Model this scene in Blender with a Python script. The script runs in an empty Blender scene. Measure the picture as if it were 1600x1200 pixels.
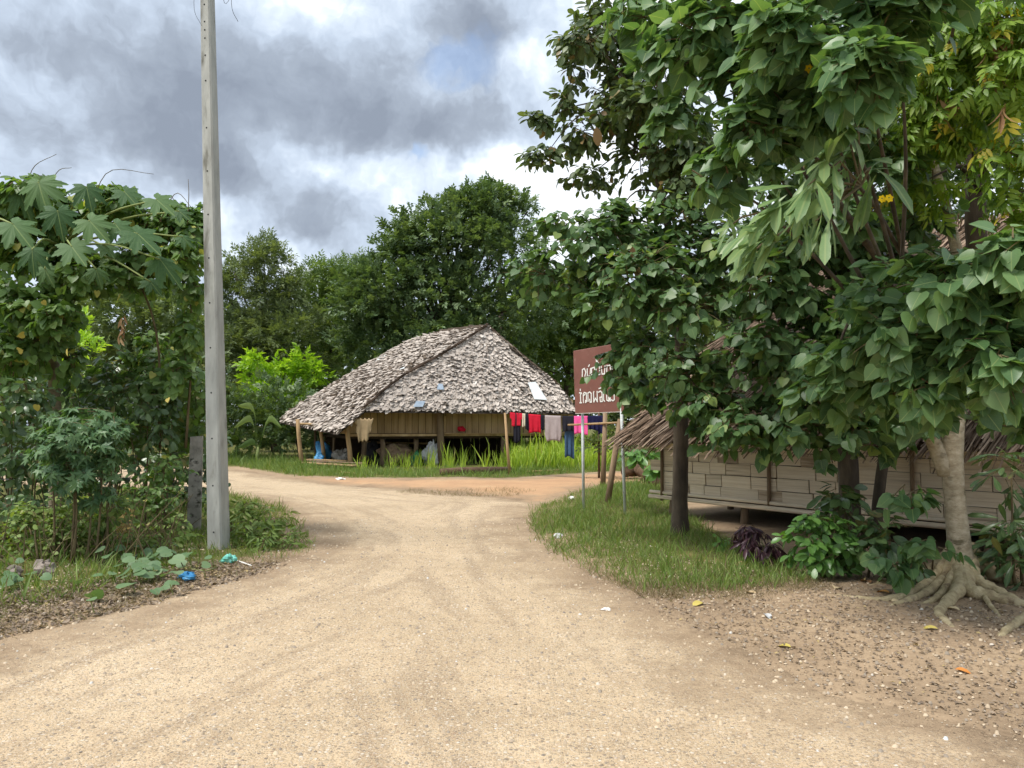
import bpy, math, random
import numpy as np
from mathutils import Vector, Matrix

rng = np.random.default_rng(11)
random.seed(5)
R = math.radians
scene = bpy.context.scene
col = scene.collection

# ------------------------------------------------------------------ camera
F = 1208.0                      # focal length in pixels of a 1600 wide picture
CAM_H = 1.6
PITCH = math.atan(60.0 / F)
cd = bpy.data.cameras.new('camera')
cd.sensor_width = 36.0
cd.lens = 36.0 * F / 1600.0
cd.clip_start = 0.05
cd.clip_end = 1000.0
cam = bpy.data.objects.new('camera', cd)
col.objects.link(cam)
cam.location = (0, 0, CAM_H)
cam.rotation_euler = (math.pi / 2 + PITCH, 0, 0)
scene.camera = cam

# ------------------------------------------------------------------ light
SUN_EL, SUN_AZ = R(62), R(-118)          # azimuth from +Y, clockwise positive
sun_dir = Vector((math.sin(SUN_AZ) * math.cos(SUN_EL), math.cos(SUN_AZ) * math.cos(SUN_EL), math.sin(SUN_EL)))
sl = bpy.data.lights.new('sun', 'SUN')
sl.energy = 2.8
sl.angle = R(16)
sl.color = (1.0, 0.955, 0.905)
so = bpy.data.objects.new('sun', sl)
col.objects.link(so)
so.rotation_euler = sun_dir.to_track_quat('Z', 'Y').to_euler()
so.location = (-20, -8, 30)

scene.view_settings.view_transform = 'Standard'
scene.view_settings.look = 'None'
scene.view_settings.gamma = 1.0
scene.view_settings.exposure = 0.68
scene.view_settings.use_curve_mapping = False
try:
    scene.cycles.max_bounces = 6
    scene.cycles.diffuse_bounces = 4
    scene.cycles.transmission_bounces = 4
    scene.cycles.use_denoising = True
    scene.cycles.use_adaptive_sampling = True
    scene.cycles.adaptive_threshold = 0.025
except Exception:
    pass

CP, SP = math.cos(PITCH), math.sin(PITCH)
def ray(px, py):
    dx, dy = (px - 800) / F, (600 - py) / F
    return Vector((dx, CP - SP * dy, SP + CP * dy))
def P(px, py, Y):                       # a point of the place at depth Y metres
    d = ray(px, py)
    return Vector((0, 0, CAM_H)) + d * (Y / d.y)
def G(px, py, z=0.0):                   # where a sight line meets the ground
    d = ray(px, py)
    return Vector((0, 0, CAM_H)) + d * ((z - CAM_H) / d.z)

# ------------------------------------------------------------------ node helpers
class NT:
    def __init__(self, tree):
        self.t = tree
    def n(self, typ, **kw):
        nd = self.t.nodes.new(typ)
        for k, v in kw.items():
            setattr(nd, k, v)
        return nd
    def l(self, a, b):
        self.t.links.new(a, b)
    def math(self, op, a, b=None, c=None, clamp=False):
        nd = self.n('ShaderNodeMath', operation=op, use_clamp=clamp)
        for i, v in enumerate((a, b, c)):
            if v is None: continue
            if isinstance(v, (int, float)): nd.inputs[i].default_value = v
            else: self.l(v, nd.inputs[i])
        return nd.outputs[0]
    def mix(self, fac, a, b, mode='MIX'):
        nd = self.n('ShaderNodeMix', data_type='RGBA', blend_type=mode)
        nd.clamp_factor = True
        for i, v in ((0, fac), (6, a), (7, b)):
            if isinstance(v, (int, float)): nd.inputs[i].default_value = v
            elif isinstance(v, (tuple, list)): nd.inputs[i].default_value = (*v[:3], 1)
            else: self.l(v, nd.inputs[i])
        return nd.outputs[2]
    def noise(self, vec, scale, detail=4, rough=0.55, dist=0.0):
        nd = self.n('ShaderNodeTexNoise')
        nd.inputs['Scale'].default_value = scale
        nd.inputs['Detail'].default_value = detail
        nd.inputs['Roughness'].default_value = rough
        nd.inputs['Distortion'].default_value = dist
        if vec is not None: self.l(vec, nd.inputs['Vector'])
        return nd
    def ramp(self, fac, stops, interp='LINEAR'):
        nd = self.n('ShaderNodeValToRGB')
        cr = nd.color_ramp
        cr.interpolation = interp
        while len(cr.elements) < len(stops): cr.elements.new(0.5)
        for e, (p, c) in zip(cr.elements, stops):
            e.position = p
            e.color = (*c[:3], 1) if isinstance(c, (tuple, list)) else (c, c, c, 1)
        self.l(fac, nd.inputs[0])
        return nd.outputs[0]
    def maprange(self, v, a, b, c=0.0, d=1.0, smooth=True):
        nd = self.n('ShaderNodeMapRange', interpolation_type='SMOOTHSTEP' if smooth else 'LINEAR')
        self.l(v, nd.inputs[0])
        for i, x in enumerate((a, b, c, d)): nd.inputs[i + 1].default_value = x
        return nd.outputs[0]

# ------------------------------------------------------------------ sky
world = bpy.data.worlds.new('World')
scene.world = world
world.use_nodes = True
W = NT(world.node_tree)
world.node_tree.nodes.clear()
wout = W.n('ShaderNodeOutputWorld')
wbg = W.n('ShaderNodeBackground')
WSTR = 0.1
wbg.inputs[1].default_value = WSTR
W.l(wbg.outputs[0], wout.inputs[0])
sky = W.n('ShaderNodeTexSky', sky_type='NISHITA')
sky.sun_disc = False
sky.sun_elevation = SUN_EL
sky.sun_rotation = SUN_AZ
sky.air_density = 1.0
sky.dust_density = 1.5
tc = W.n('ShaderNodeTexCoord')
sep = W.n('ShaderNodeSeparateXYZ')
W.l(tc.outputs['Generated'], sep.inputs[0])
az = W.math('ARCTAN2', sep.outputs[0], sep.outputs[1])
el = W.math('ARCSINE', W.math('MINIMUM', W.math('MAXIMUM', sep.outputs[2], -1.0), 1.0))
elw = W.math('MULTIPLY', el, 1.6)
# cloud layers drift in long banks: noise is laid on the flattened dome
comb = W.n('ShaderNodeCombineXYZ')
W.l(az, comb.inputs[0]); W.l(elw, comb.inputs[1])
comb2 = W.n('ShaderNodeCombineXYZ')
W.l(az, comb2.inputs[0]); W.l(el, comb2.inputs[1])
warpn = W.noise(tc.outputs['Generated'], 5.0, 5, 0.66)
wsub = W.n('ShaderNodeVectorMath', operation='SUBTRACT'); W.l(warpn.outputs['Color'], wsub.inputs[0]); wsub.inputs[1].default_value = (0.5, 0.5, 0.5)
wsc = W.n('ShaderNodeVectorMath', operation='SCALE'); W.l(wsub.outputs[0], wsc.inputs[0]); wsc.inputs['Scale'].default_value = 0.16
wadd = W.n('ShaderNodeVectorMath', operation='ADD'); W.l(comb2.outputs[0], wadd.inputs[0]); W.l(wsc.outputs[0], wadd.inputs[1])
flat = W.n('ShaderNodeVectorMath', operation='MULTIPLY'); W.l(wadd.outputs[0], flat.inputs[0]); flat.inputs[1].default_value = (1, 1, 0)
def azel(px, py):
    d = ray(px, py).normalized()
    return math.atan2(d.x, d.y), math.asin(d.z)
def bank(px, py, rx, ry, rot, soft=0.0):
    a, e = azel(px, py)
    m = W.n('ShaderNodeMapping', vector_type='TEXTURE')
    m.inputs['Location'].default_value = (a, e, 0)
    m.inputs['Rotation'].default_value = (0, 0, R(-rot))
    m.inputs['Scale'].default_value = (rx / F, ry / F, 1)
    W.l(flat.outputs[0], m.inputs['Vector'])
    ln = W.n('ShaderNodeVectorMath', operation='LENGTH'); W.l(m.outputs[0], ln.inputs[0])
    return W.maprange(ln.outputs['Value'], soft, 1.5, 1.0, 0.0)
def total(banks):
    t = None
    for w, args in banks:
        v = W.math('MULTIPLY', bank(*args), w)
        t = v if t is None else W.math('ADD', t, v)
    return t
dark = total([(0.8, (150, 85, 330, 70, 8)), (0.8, (500, 105, 280, 65, 6)), (0.9, (610, 215, 270, 50, 2)), (0.9, (400, 300, 250, 52, 26)),
              (0.6, (110, 205, 260, 50, 2)), (0.8, (760, 50, 110, 45, 0)), (0.35, (850, 190, 120, 45, 0)), (0.5, (600, 360, 150, 35, 20))])
light = total([(1.3, (745, 270, 95, 26, 0)), (0.5, (890, 290, 120, 50, 0)), (0.5, (40, 115, 110, 25, 20)), (0.5, (420, 400, 150, 40, 15))])
blue = total([(1.0, (690, 120, 75, 50, 0)), (0.9, (655, 262, 30, 20, 0)), (0.5, (790, 90, 60, 70, 0))])
n1 = W.noise(comb.outputs[0], 3.0, 5, 0.58)
n2 = W.noise(flat.outputs[0], 11.0, 5, 0.6)
for q_ in (n1, n2): q_.noise_dimensions = '2D'
dn = W.math('ADD', W.math('MULTIPLY', W.math('SUBTRACT', n1.outputs[0], 0.5), 0.9), W.math('MULTIPLY', W.math('SUBTRACT', n2.outputs[0], 0.5), 0.75))
den = W.math('ADD', W.math('SUBTRACT', W.math('MULTIPLY', dark, 0.62), W.math('MULTIPLY', light, 0.34)), W.math('ADD', W.math('MULTIPLY', dn, 1.15), 0.27))
k = 0.94 / WSTR
ccol = W.ramp(den, [(0.0, (0.84, 0.88, 0.92)), (0.22, (0.57, 0.645, 0.74)), (0.45, (0.42, 0.49, 0.59)), (0.7, (0.285, 0.330, 0.400)), (1.0, (0.21, 0.245, 0.305))])
cscale = W.mix(1.0, ccol, (k, k, k), 'MULTIPLY')
cover = W.maprange(W.math('SUBTRACT', W.math('ADD', blue, W.math('MULTIPLY', dn, 1.2)), 0.0), 0.45, 1.0, 1.0, 0.5)
skyb = W.mix(1.0, sky.outputs[0], (1.5, 1.5, 1.5), 'MULTIPLY')
fin = W.mix(cover, skyb, cscale)
W.l(fin, wbg.inputs[0])
world.cycles.sampling_method = 'MANUAL'
world.cycles.sample_map_resolution = 128

# ------------------------------------------------------------------ materials
def s(r, g, b):
    f = lambda c: (c / 255) / 12.92 if c / 255 <= 0.04045 else ((c / 255 + 0.055) / 1.055) ** 2.4
    return (f(r), f(g), f(b))

def pmat(name, stops, scale=4.0, rough=0.8, detail=6, bump=0.0, bscale=None, stretch=(1, 1, 1), coord='Object', spec=0.3, rnd=0.0, second=None):
    m = bpy.data.materials.new(name)
    m.use_nodes = True
    t = NT(m.node_tree)
    b = m.node_tree.nodes['Principled BSDF']
    tcn = t.n('ShaderNodeTexCoord')
    mp = t.n('ShaderNodeMapping'); mp.inputs['Scale'].default_value = stretch
    t.l(tcn.outputs[coord], mp.inputs[0])
    oi = t.n('ShaderNodeObjectInfo')
    off = t.n('ShaderNodeVectorMath', operation='ADD')
    osc = t.n('ShaderNodeVectorMath', operation='SCALE'); osc.inputs['Scale'].default_value = 13.0
    cmb = t.n('ShaderNodeCombineXYZ')
    for i in range(3): t.l(oi.outputs['Random'], cmb.inputs[i])
    t.l(cmb.outputs[0], osc.inputs[0]); t.l(mp.outputs[0], off.inputs[0]); t.l(osc.outputs[0], off.inputs[1])
    nz = t.noise(off.outputs[0], scale, detail, 0.6)
    c = t.ramp(t.maprange(nz.outputs[0], 0.25, 0.75, smooth=False), stops)
    if second:                                     # (colour, scale, lo, hi): stains with a shape of their own
        n2 = t.noise(off.outputs[0], second[1], 5, 0.6)
        c = t.mix(t.maprange(n2.outputs[0], second[2], second[3]), c, second[0])
    if rnd:
        v = t.math('ADD', t.math('MULTIPLY', oi.outputs['Random'], 2 * rnd), 1 - rnd)
        cv = t.n('ShaderNodeCombineXYZ')
        for i in range(3): t.l(v, cv.inputs[i])
        c = t.mix(1.0, c, cv.outputs[0], 'MULTIPLY')
    t.l(c, b.inputs['Base Color'])
    b.inputs['Roughness'].default_value = rough
    b.inputs['Specular IOR Level'].default_value = spec
    if bump:
        bn = t.noise(off.outputs[0], bscale or scale * 4, 6, 0.65)
        bp = t.n('ShaderNodeBump'); bp.inputs['Strength'].default_value = bump; bp.inputs['Distance'].default_value = 0.02
        t.l(bn.outputs[0], bp.inputs['Height']); t.l(bp.outputs[0], b.inputs['Normal'])
    return m

def leafmat(name, dark, mid, light, odd=None, oddp=0.04, trans=0.3, rough=0.42, veins=0.0, spec=0.4, vein_col=None):
    m = bpy.data.materials.new(name)
    m.use_nodes = True
    t = NT(m.node_tree)
    b = m.node_tree.nodes['Principled BSDF']
    out = m.node_tree.nodes['Material Output']
    at = t.n('ShaderNodeAttribute', attribute_name='rnd')
    oi = t.n('ShaderNodeObjectInfo')
    v = t.math('FRACT', t.math('ADD', at.outputs['Fac'], oi.outputs['Random']))
    stops = [(0.0, dark), (0.5, mid), (0.94 if odd else 1.0, light)]
    if odd: stops += [(1 - oddp, light), (1 - oddp + 0.005, odd)]
    stops.sort(key=lambda q: q[0])
    c = t.ramp(v, stops)
    tcn = t.n('ShaderNodeTexCoord')
    bl = t.noise(tcn.outputs['Object'], 9.0, 3, 0.6)
    c = t.mix(t.maprange(bl.outputs[0], 0.35, 0.75, 0.0, 0.35), c, light)
    if veins:
        lc = t.n('ShaderNodeAttribute', attribute_name='lc')
        sx = t.n('ShaderNodeSeparateXYZ'); t.l(lc.outputs['Vector'], sx.inputs[0])
        ax = t.math('ABSOLUTE', sx.outputs[0])
        midv = t.maprange(ax, 0.006, 0.026, 1.0, 0.0)
        ph = t.math('MULTIPLY', t.math('SUBTRACT', sx.outputs[1], t.math('MULTIPLY', ax, 0.9)), 7.0)
        fr = t.math('ABSOLUTE', t.math('SUBTRACT', t.math('FRACT', ph), 0.5))
        sv = t.math('MULTIPLY', t.maprange(fr, 0.02, 0.10, 1.0, 0.0), 0.16)
        vv = t.math('MULTIPLY', t.math('MAXIMUM', midv, sv), veins)
        c = t.mix(vv, c, vein_col or (0.28, 0.36, 0.14))
    t.l(c, b.inputs['Base Color'])
    b.inputs['Roughness'].default_value = rough
    b.inputs['Specular IOR Level'].default_value = spec
    if trans:
        tr = t.n('ShaderNodeBsdfTranslucent')
        tcx = t.mix(1.0, c, (1.5, 1.5, 0.55), 'MULTIPLY')
        t.l(tcx, tr.inputs[0])
        mx = t.n('ShaderNodeMixShader'); mx.inputs[0].default_value = trans
        t.l(b.outputs[0], mx.inputs[1]); t.l(tr.outputs[0], mx.inputs[2]); t.l(mx.outputs[0], out.inputs[0])
    return m

# ------------------------------------------------------------------ object helpers
def tag(o, label=None, cat=None, group=None, kind=None):
    if label: o['label'] = label
    if cat: o['category'] = cat
    if group: o['group'] = group
    if kind: o['kind'] = kind
    return o
def thing(name, label, cat, loc=(0, 0, 0), group=None):
    o = bpy.data.objects.new(name, None)
    o.empty_display_size = 0.2
    col.objects.link(o)
    o.location = loc
    return tag(o, label, cat, group)
def link(name, me, parent=None, origin=None):
    """mesh in place coordinates; its origin moves to `origin` (or the parent's place)"""
    o = bpy.data.objects.new(name, me)
    col.objects.link(o)
    base = Vector((0, 0, 0))
    if parent is not None:
        o.parent = parent
        p = parent
        while p is not None:
            base += p.location
            p = p.parent
    if origin is not None:
        origin = Vector(origin)
        me.transform(Matrix.Translation(-origin))
        o.location = origin - base
    else:
        me.transform(Matrix.Translation(-base))
    return o

def frame(d):
    d = d.normalized()
    a = Vector((0, 0, 1)) if abs(d.z) < 0.9 else Vector((1, 0, 0))
    u = d.cross(a).normalized()
    return u, u.cross(d).normalized()

class MB:
    def __init__(self):
        self.v, self.f = [], []
    def quad(self, a, b, c, d):
        n = len(self.v); self.v += [tuple(a), tuple(b), tuple(c), tuple(d)]; self.f.append((n, n + 1, n + 2, n + 3)); return self
    def hexa(self, p):                                  # eight corners: bottom four, top four
        n = len(self.v); self.v += [tuple(q) for q in p]
        for q in ((3, 2, 1, 0), (4, 5, 6, 7), (0, 1, 5, 4), (1, 2, 6, 5), (2, 3, 7, 6), (3, 0, 4, 7)): self.f.append(tuple(n + i for i in q))
        return self
    def box(self, c, sx, sy, sz, rz=0.0):
        c = Vector(c); m = Matrix.Rotation(rz, 3, 'Z'); p = []
        for z in (-1, 1):
            for x, y in ((-1, -1), (1, -1), (1, 1), (-1, 1)): p.append(c + m @ Vector((x * sx / 2, y * sy / 2, z * sz / 2)))
        return self.hexa(p)
    def beam(self, a, b, w, h, up=Vector((0, 0, 1))):   # squared timber from a to b
        a, b = Vector(a), Vector(b); d = (b - a).normalized(); sd = d.cross(up).normalized() * w / 2; u = sd.cross(d).normalized() * h / 2
        return self.hexa([a - sd - u, a + sd - u, b + sd - u, b - sd - u, a - sd + u, a + sd + u, b + sd + u, b - sd + u])
    def tube(self, pts, rad, seg=8, wob=0.0, flat=None):
        pts = [Vector(p) for p in pts]
        if not isinstance(rad, (list, tuple)): rad = [rad] * len(pts)
        n0 = len(self.v); k = len(pts)
        u, w = frame(pts[1] - pts[0])
        for i, p in enumerate(pts):
            d = (pts[min(i + 1, k - 1)] - pts[max(i - 1, 0)]).normalized()
            u = (u - d * u.dot(d)).normalized(); w = d.cross(u)
            for j in range(seg):
                a = 2 * math.pi * j / seg
                r = rad[i] * (1 + (random.uniform(-wob, wob) if wob else 0))
                self.v.append(tuple(p + (u * math.cos(a) + w * math.sin(a)) * r))
            if i:
                for j in range(seg):
                    a, b = n0 + (i - 1) * seg + j, n0 + (i - 1) * seg + (j + 1) % seg
                    self.f.append((a, b, b + seg, a + seg))
        self.f.append(tuple(n0 + j for j in reversed(range(seg))))
        self.f.append(tuple(n0 + (k - 1) * seg + j for j in range(seg)))
        return self
    def build(self, name, mat, parent=None, smooth=False, origin=None):
        me = bpy.data.meshes.new(name)
        me.from_pydata(self.v, [], self.f)
        me.materials.append(mat)
        if smooth: me.polygons.foreach_set('use_smooth', [True] * len(me.polygons))
        me.update()
        return link(name, me, parent, origin)

def curve_pts(pts, n):                                   # Catmull-Rom through the points
    pts = [Vector(p) for p in pts]
    if len(pts) == 2: return [pts[0].lerp(pts[1], i / (n - 1)) for i in range(n)]
    q = [pts[0] * 2 - pts[1]] + pts + [pts[-1] * 2 - pts[-2]]
    out = []
    for i in range(n):
        t = i / (n - 1) * (len(pts) - 1); j = min(int(t), len(pts) - 2); t -= j
        a, b, c, d = q[j:j + 4]
        out.append(0.5 * ((2 * b) + (c - a) * t + (2 * a - 5 * b + 4 * c - d) * t * t + (3 * b - a - 3 * c + d) * t ** 3))
    return out
def lerps(vals, n):
    return [float(x) for x in np.interp(np.linspace(0, 1, n), np.linspace(0, 1, len(vals)), vals)]

# ------------------------------------------------------------------ leaf shapes: base at the origin, tip along +Y, upper side +Z
def strip_leaf(rows, fold=0.22, droop=0.25):
    v, f = [], []
    prev = None
    for i, (my, ex, ey) in enumerate(rows):
        def z(x, y): return fold * abs(x) - droop * (y ** 2) * 0.6
        if ex == 0:
            cur = [len(v)] * 3; v.append((0, my, z(0, my)))
        else:
            cur = [len(v), len(v) + 1, len(v) + 2]
            v += [(-ex, ey, z(ex, ey)), (0, my, z(0, my)), (ex, ey, z(ex, ey))]
        if prev:
            for a, b in ((0, 1), (1, 2)):
                q = [prev[a], prev[b], cur[b], cur[a]]
                q = [x for k_, x in enumerate(q) if x != q[k_ - 1]]
                if len(q) == 4: f += [(q[0], q[1], q[2]), (q[0], q[2], q[3])]
                elif len(q) == 3: f.append(tuple(q))
        prev = cur
    return np.array(v, float), np.array(f, int)
def palm_leaf(lobes=7, spread=135, inner=0.34, side=0.62, droop=0.35, jag=True):
    v, f = [(0, 0, 0.0)], []
    h = R(spread) * 2 / (lobes - 1) / 2
    ring = []
    for i in range(lobes):
        a = -R(spread) + i * 2 * h
        L = 1.0 - 0.35 * abs(i - (lobes - 1) / 2) / ((lobes - 1) / 2)
        pts = [(a - h, inner * (0.75 if i in (0,) else 1))]
        if jag: pts += [(a - 0.74 * h, side * L), (a - 0.62 * h, 0.80 * L), (a - 0.34 * h, 0.79 * L), (a - .2 * h, .92 * L)]
        else: pts += [(a - 0.5 * h, side * L)]
        pts += [(a, L)]
        if jag: pts += [(a + .2 * h, .92 * L), (a + 0.34 * h, 0.79 * L), (a + 0.62 * h, 0.80 * L), (a + 0.74 * h, side * L)]
        else: pts += [(a + 0.5 * h, side * L)]
        if i == lobes - 1: pts.append((a + h, inner * 0.75))
        ring += pts
    for k_, (a, r) in enumerate(ring):
        v.append((math.sin(a) * r, math.cos(a) * r, -droop * r * r + 0.05 * math.cos(a * math.pi / h) * r))
    for k_ in range(1, len(ring)): f.append((0, k_ + 1, k_))
    return np.array(v, float), np.array(f, int)
def merge(parts):
    V, Fc, n = [], [], 0
    for v, f in parts:
        V.append(v); Fc.append(f + n); n += len(v)
    return np.vstack(V), np.vstack(Fc)
def placed(leaf, x, y, ang, sc, tilt=0.0, zoff=0.0):
    v, f = leaf
    c, s_ = math.cos(ang), math.sin(ang)
    q = v * sc
    ct, st = math.cos(tilt), math.sin(tilt)
    q = np.stack([q[:, 0], q[:, 1] * ct - q[:, 2] * st, q[:, 1] * st + q[:, 2] * ct], 1)
    return np.stack([q[:, 0] * c + q[:, 1] * s_ + x, -q[:, 0] * s_ + q[:, 1] * c + y, q[:, 2] + zoff], 1), f
DIA = (np.array([(0, 0, 0), (-.26, .45, .06), (0, 1, -.1), (.26, .45, .06)], float), np.array([(0, 2, 1), (0, 3, 2)]))
DIAN = (np.array([(0, 0, 0), (-.14, .45, .04), (0, 1, -.12), (.14, .45, .04)], float), np.array([(0, 2, 1), (0, 3, 2)]))
def sprig(leaf, n, lsize, ang=1.0, seed=1):
    r = random.Random(seed); parts = []
    for i in range(n):
        t = (i + 0.5) / n
        sd = 1 if i % 2 else -1
        parts.append(placed(leaf, r.uniform(-.04, .04), t * 0.8, sd * ang * r.uniform(.5, 1.2), lsize * r.uniform(.75, 1.2), r.uniform(-.7, .5), r.uniform(-.12, .12)))
    parts.append(placed(leaf, 0, .75, 0, lsize, -.3))
    return merge(parts)
TMPL = {
    'heart': strip_leaf([(.05, 0, .05), (.06, .22, -.05), (.22, .41, .09), (.42, .455, .32), (.66, .335, .62), (.86, .13, .85), (1.0, 0, 1.0)], .16, .16),
    'oval': strip_leaf([(0, 0, 0), (.2, .17, .18), (.45, .27, .45), (.7, .25, .72), (.9, .11, .92), (1, 0, 1)], .18, .3),
    'lance': strip_leaf([(0, 0, 0), (.2, .07, .2), (.45, .115, .45), (.72, .09, .72), (1, 0, 1)], .3, .5),
    'spoon': strip_leaf([(0, 0, 0), (.25, .045, .25), (.55, .105, .55), (.82, .10, .82), (1, 0, 1)], .15, .35),
    'round': strip_leaf([(.0, 0, .0), (.02, .26, -.08), (.22, .48, .12), (.5, .54, .45), (.8, .36, .82), (.98, .12, .98), (1, 0, 1)], .12, .2),
    'papaya': palm_leaf(7, 140, .46, .66, .55, True),
    'palmate': palm_leaf(5, 105, .36, .62, .35, False),
    'blade': (np.array([(-.03, 0, 0), (.03, 0, 0), (-.026, .4, .04), (.026, .4, .04), (-.015, .75, .0), (.015, .75, 0), (0, 1, -.12)], float),
              np.array([(0, 1, 3), (0, 3, 2), (2, 3, 5), (2, 5, 4), (4, 5, 6)])),
    'straw': (np.array([(-.018, 0, 0), (.018, 0, 0), (.012, 1, -.02), (-.012, 1, -.02)], float), np.array([(0, 1, 2), (0, 2, 3)])),
    'shingle': strip_leaf([(0, .2, 0), (.35, .30, .35), (.7, .27, .72), (.93, .12, .93), (1, 0, 1)], .25, -.12),
    'crumb': DIA,
    'sprig': sprig(DIA, 8, .42, 1.0, 3),
    'feather': sprig(DIAN, 14, .40, 1.2, 4),
    'tuft': sprig(DIA, 5, .6, .9, 8),
    'leaflets': merge([placed(strip_leaf([(0, 0, 0), (.3, .15, .3), (.65, .13, .65), (1, 0, 1)], .25, .4), 0, .25 + .15 * i, sd * (1.15 - .1 * i), .46, -.2) for i in range(3) for sd in (1, -1)]
                      + [placed(strip_leaf([(0, 0, 0), (.3, .15, .3), (.65, .13, .65), (1, 0, 1)], .25, .4), 0, .7, 0, .46, -.25)]),
}
def unit(a):
    return a / np.maximum(np.linalg.norm(a, axis=1, keepdims=True), 1e-9)
def leaf_frames(tip, nrm):
    tip = unit(tip)
    nrm = nrm - tip * (tip * nrm).sum(1, keepdims=True)
    nrm = unit(nrm)
    return np.cross(tip, nrm), tip, nrm
def leaf_mesh(name, kind, pos, tip, nrm, size, mat, smooth=True, curl=(0.4, 1.7)):
    tv, tf = TMPL[kind]
    n, kv, kf = len(pos), len(tv), len(tf)
    sd, tip, nrm = leaf_frames(tip, nrm)
    cz = rng.uniform(curl[0], curl[1], n)[:, None, None]
    V = pos[:, None, :] + size[:, None, None] * (tv[None, :, 0:1] * sd[:, None, :] + tv[None, :, 1:2] * tip[:, None, :] + cz * tv[None, :, 2:3] * nrm[:, None, :])
    Fc = (tf[None] + (np.arange(n) * kv)[:, None, None]).reshape(-1, 3)
    me = bpy.data.meshes.new(name)
    me.vertices.add(n * kv); me.vertices.foreach_set('co', V.reshape(-1).astype(np.float32))
    me.loops.add(len(Fc) * 3); me.loops.foreach_set('vertex_index', Fc.reshape(-1).astype(np.int32))
    me.polygons.add(len(Fc)); me.polygons.foreach_set('loop_start', (np.arange(len(Fc)) * 3).astype(np.int32))
    try: me.polygons.foreach_set('loop_total', np.full(len(Fc), 3, np.int32))
    except Exception: pass
    a = me.attributes.new('rnd', 'FLOAT', 'POINT'); a.data.foreach_set('value', np.repeat(rng.random(n), kv).astype(np.float32))
    if kv < 90:
        a = me.attributes.new('lc', 'FLOAT_VECTOR', 'POINT'); a.data.foreach_set('vector', np.tile(tv, (n, 1)).reshape(-1).astype(np.float32))
    me.materials.append(mat)
    me.update(calc_edges=True)
    if smooth: me.polygons.foreach_set('use_smooth', np.ones(len(Fc), bool))
    return me
def add_leaves(root, kind, pos, tip, nrm, size, mat, n_obj=300, part='leaf', crown='crown', in_view=True):
    """the leaves that show largest become parts of their own, the rest one mass"""
    pos, tip, nrm, size = map(np.asarray, (pos, tip, nrm, size))
    yc = np.maximum(pos[:, 1], 0.1)
    sx = 800 + F * pos[:, 0] / yc; sy = 660 - F * (pos[:, 2] - CAM_H) / yc
    vis = (sx > -10) & (sx < 1610) & (sy > -10) & (sy < 1210)
    order = np.argsort(-(size / yc) * np.where(vis, 1, 0.001))
    own, rest = order[:n_obj], order[n_obj:]
    own = own[vis[own]] if in_view else own
    base = Vector((0, 0, 0)); p = root
    while p is not None: base += p.location; p = p.parent
    if len(own):
        protos = [leaf_mesh(part, kind, np.zeros((1, 3)), np.array([[0, 1., 0]]), np.array([[0, 0, 1.]]), np.ones(1), mat, curl=(c, c)) for c in (0.5, 0.9, 1.3, 1.8)]
        for pm in protos: pm.attributes['rnd'].data.foreach_set('value', np.zeros(len(pm.vertices), np.float32))
        sd, tp, nr = leaf_frames(tip[own], nrm[own])
        first = None
        for i, j in enumerate(own):
            o = bpy.data.objects.new(part, protos[i % 4]) if first is None else first.copy()
            first = first or o
            o.data = protos[i % 4]
            col.objects.link(o)
            o.parent = root
            m = Matrix.Identity(4)
            for a, vec in enumerate((sd[i], tp[i], nr[i])):
                for r_ in range(3): m[r_][a] = vec[r_] * size[j]
            for r_ in range(3): m[r_][3] = pos[j][r_] - base[r_]
            o.matrix_basis = m
    if len(rest):
        me = leaf_mesh(crown, kind, pos[rest], tip[rest], nrm[rest], size[rest], mat)
        o = link(crown, me, root)
        o['kind'] = 'stuff'
def sph(n, bias=(0, 0, 0)):
    d = rng.normal(size=(n, 3)) + np.array(bias)
    return unit(d)

# ------------------------------------------------------------------ plan of the ground (picture points carried to the ground plane)
def gp(pts): return np.array([tuple(G(x, y))[:2] if not isinstance(x, str) else y for x, y in pts])
def inside(poly, x, y):
    r = np.zeros(x.shape, bool); n = len(poly)
    for i in range(n):
        x1, y1 = poly[i]; x2, y2 = poly[(i + 1) % n]
        c = ((y1 > y) != (y2 > y)) & (x < (x2 - x1) * (y - y1) / ((y2 - y1) if y2 != y1 else 1e-9) + x1)
        r ^= c
    return r
def sdist(poly, x, y):                     # positive inside
    d = np.full(x.shape, 1e9); n = len(poly)
    for i in range(n):
        a, b = poly[i], poly[(i + 1) % n]; e = b - a
        t = np.clip(((x - a[0]) * e[0] + (y - a[1]) * e[1]) / max(e @ e, 1e-9), 0, 1)
        d = np.minimum(d, np.hypot(x - a[0] - t * e[0], y - a[1] - t * e[1]))
    return np.where(inside(poly, x, y), d, -d)
ROAD = gp([('w', (-14, -8)), ('w', (-14, 3.6)), (-500, 1150), (0, 1003), (200, 952), (400, 893), (480, 863), (492, 846), (468, 816), (432, 792), (370, 776), (300, 766), (100, 757), (-300, 752),
           (-300, 727), (100, 728), (360, 731), (420, 742), (480, 751), (560, 758), (640, 764), (700, 771), (800, 777), (858, 788), (828, 806), (836, 826), (860, 852), (900, 882), (960, 912),
           (1050, 948), (1120, 992), (1200, 1042), (1300, 1088), (1450, 1128), (1620, 1158), ('w', (9, 3.2)), ('w', (14, -8))])
TRACK = gp([(440, 745), (560, 750), (640, 752), (800, 751), (935, 741), (1100, 736), (1400, 733), (1400, 742), (1100, 752), (935, 763), (890, 779), (850, 792), (800, 780), (640, 766), (500, 757)])
def waves(x, y, sc, seed, n=5):
    r = np.random.default_rng(seed); t = 0
    for i in range(n):
        a = r.uniform(0, 2 * np.pi); f_ = sc * r.uniform(.6, 1.9)
        t = t + np.sin((x * np.cos(a) + y * np.sin(a)) * f_ + r.uniform(0, 6.3))
    return t / n
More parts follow.
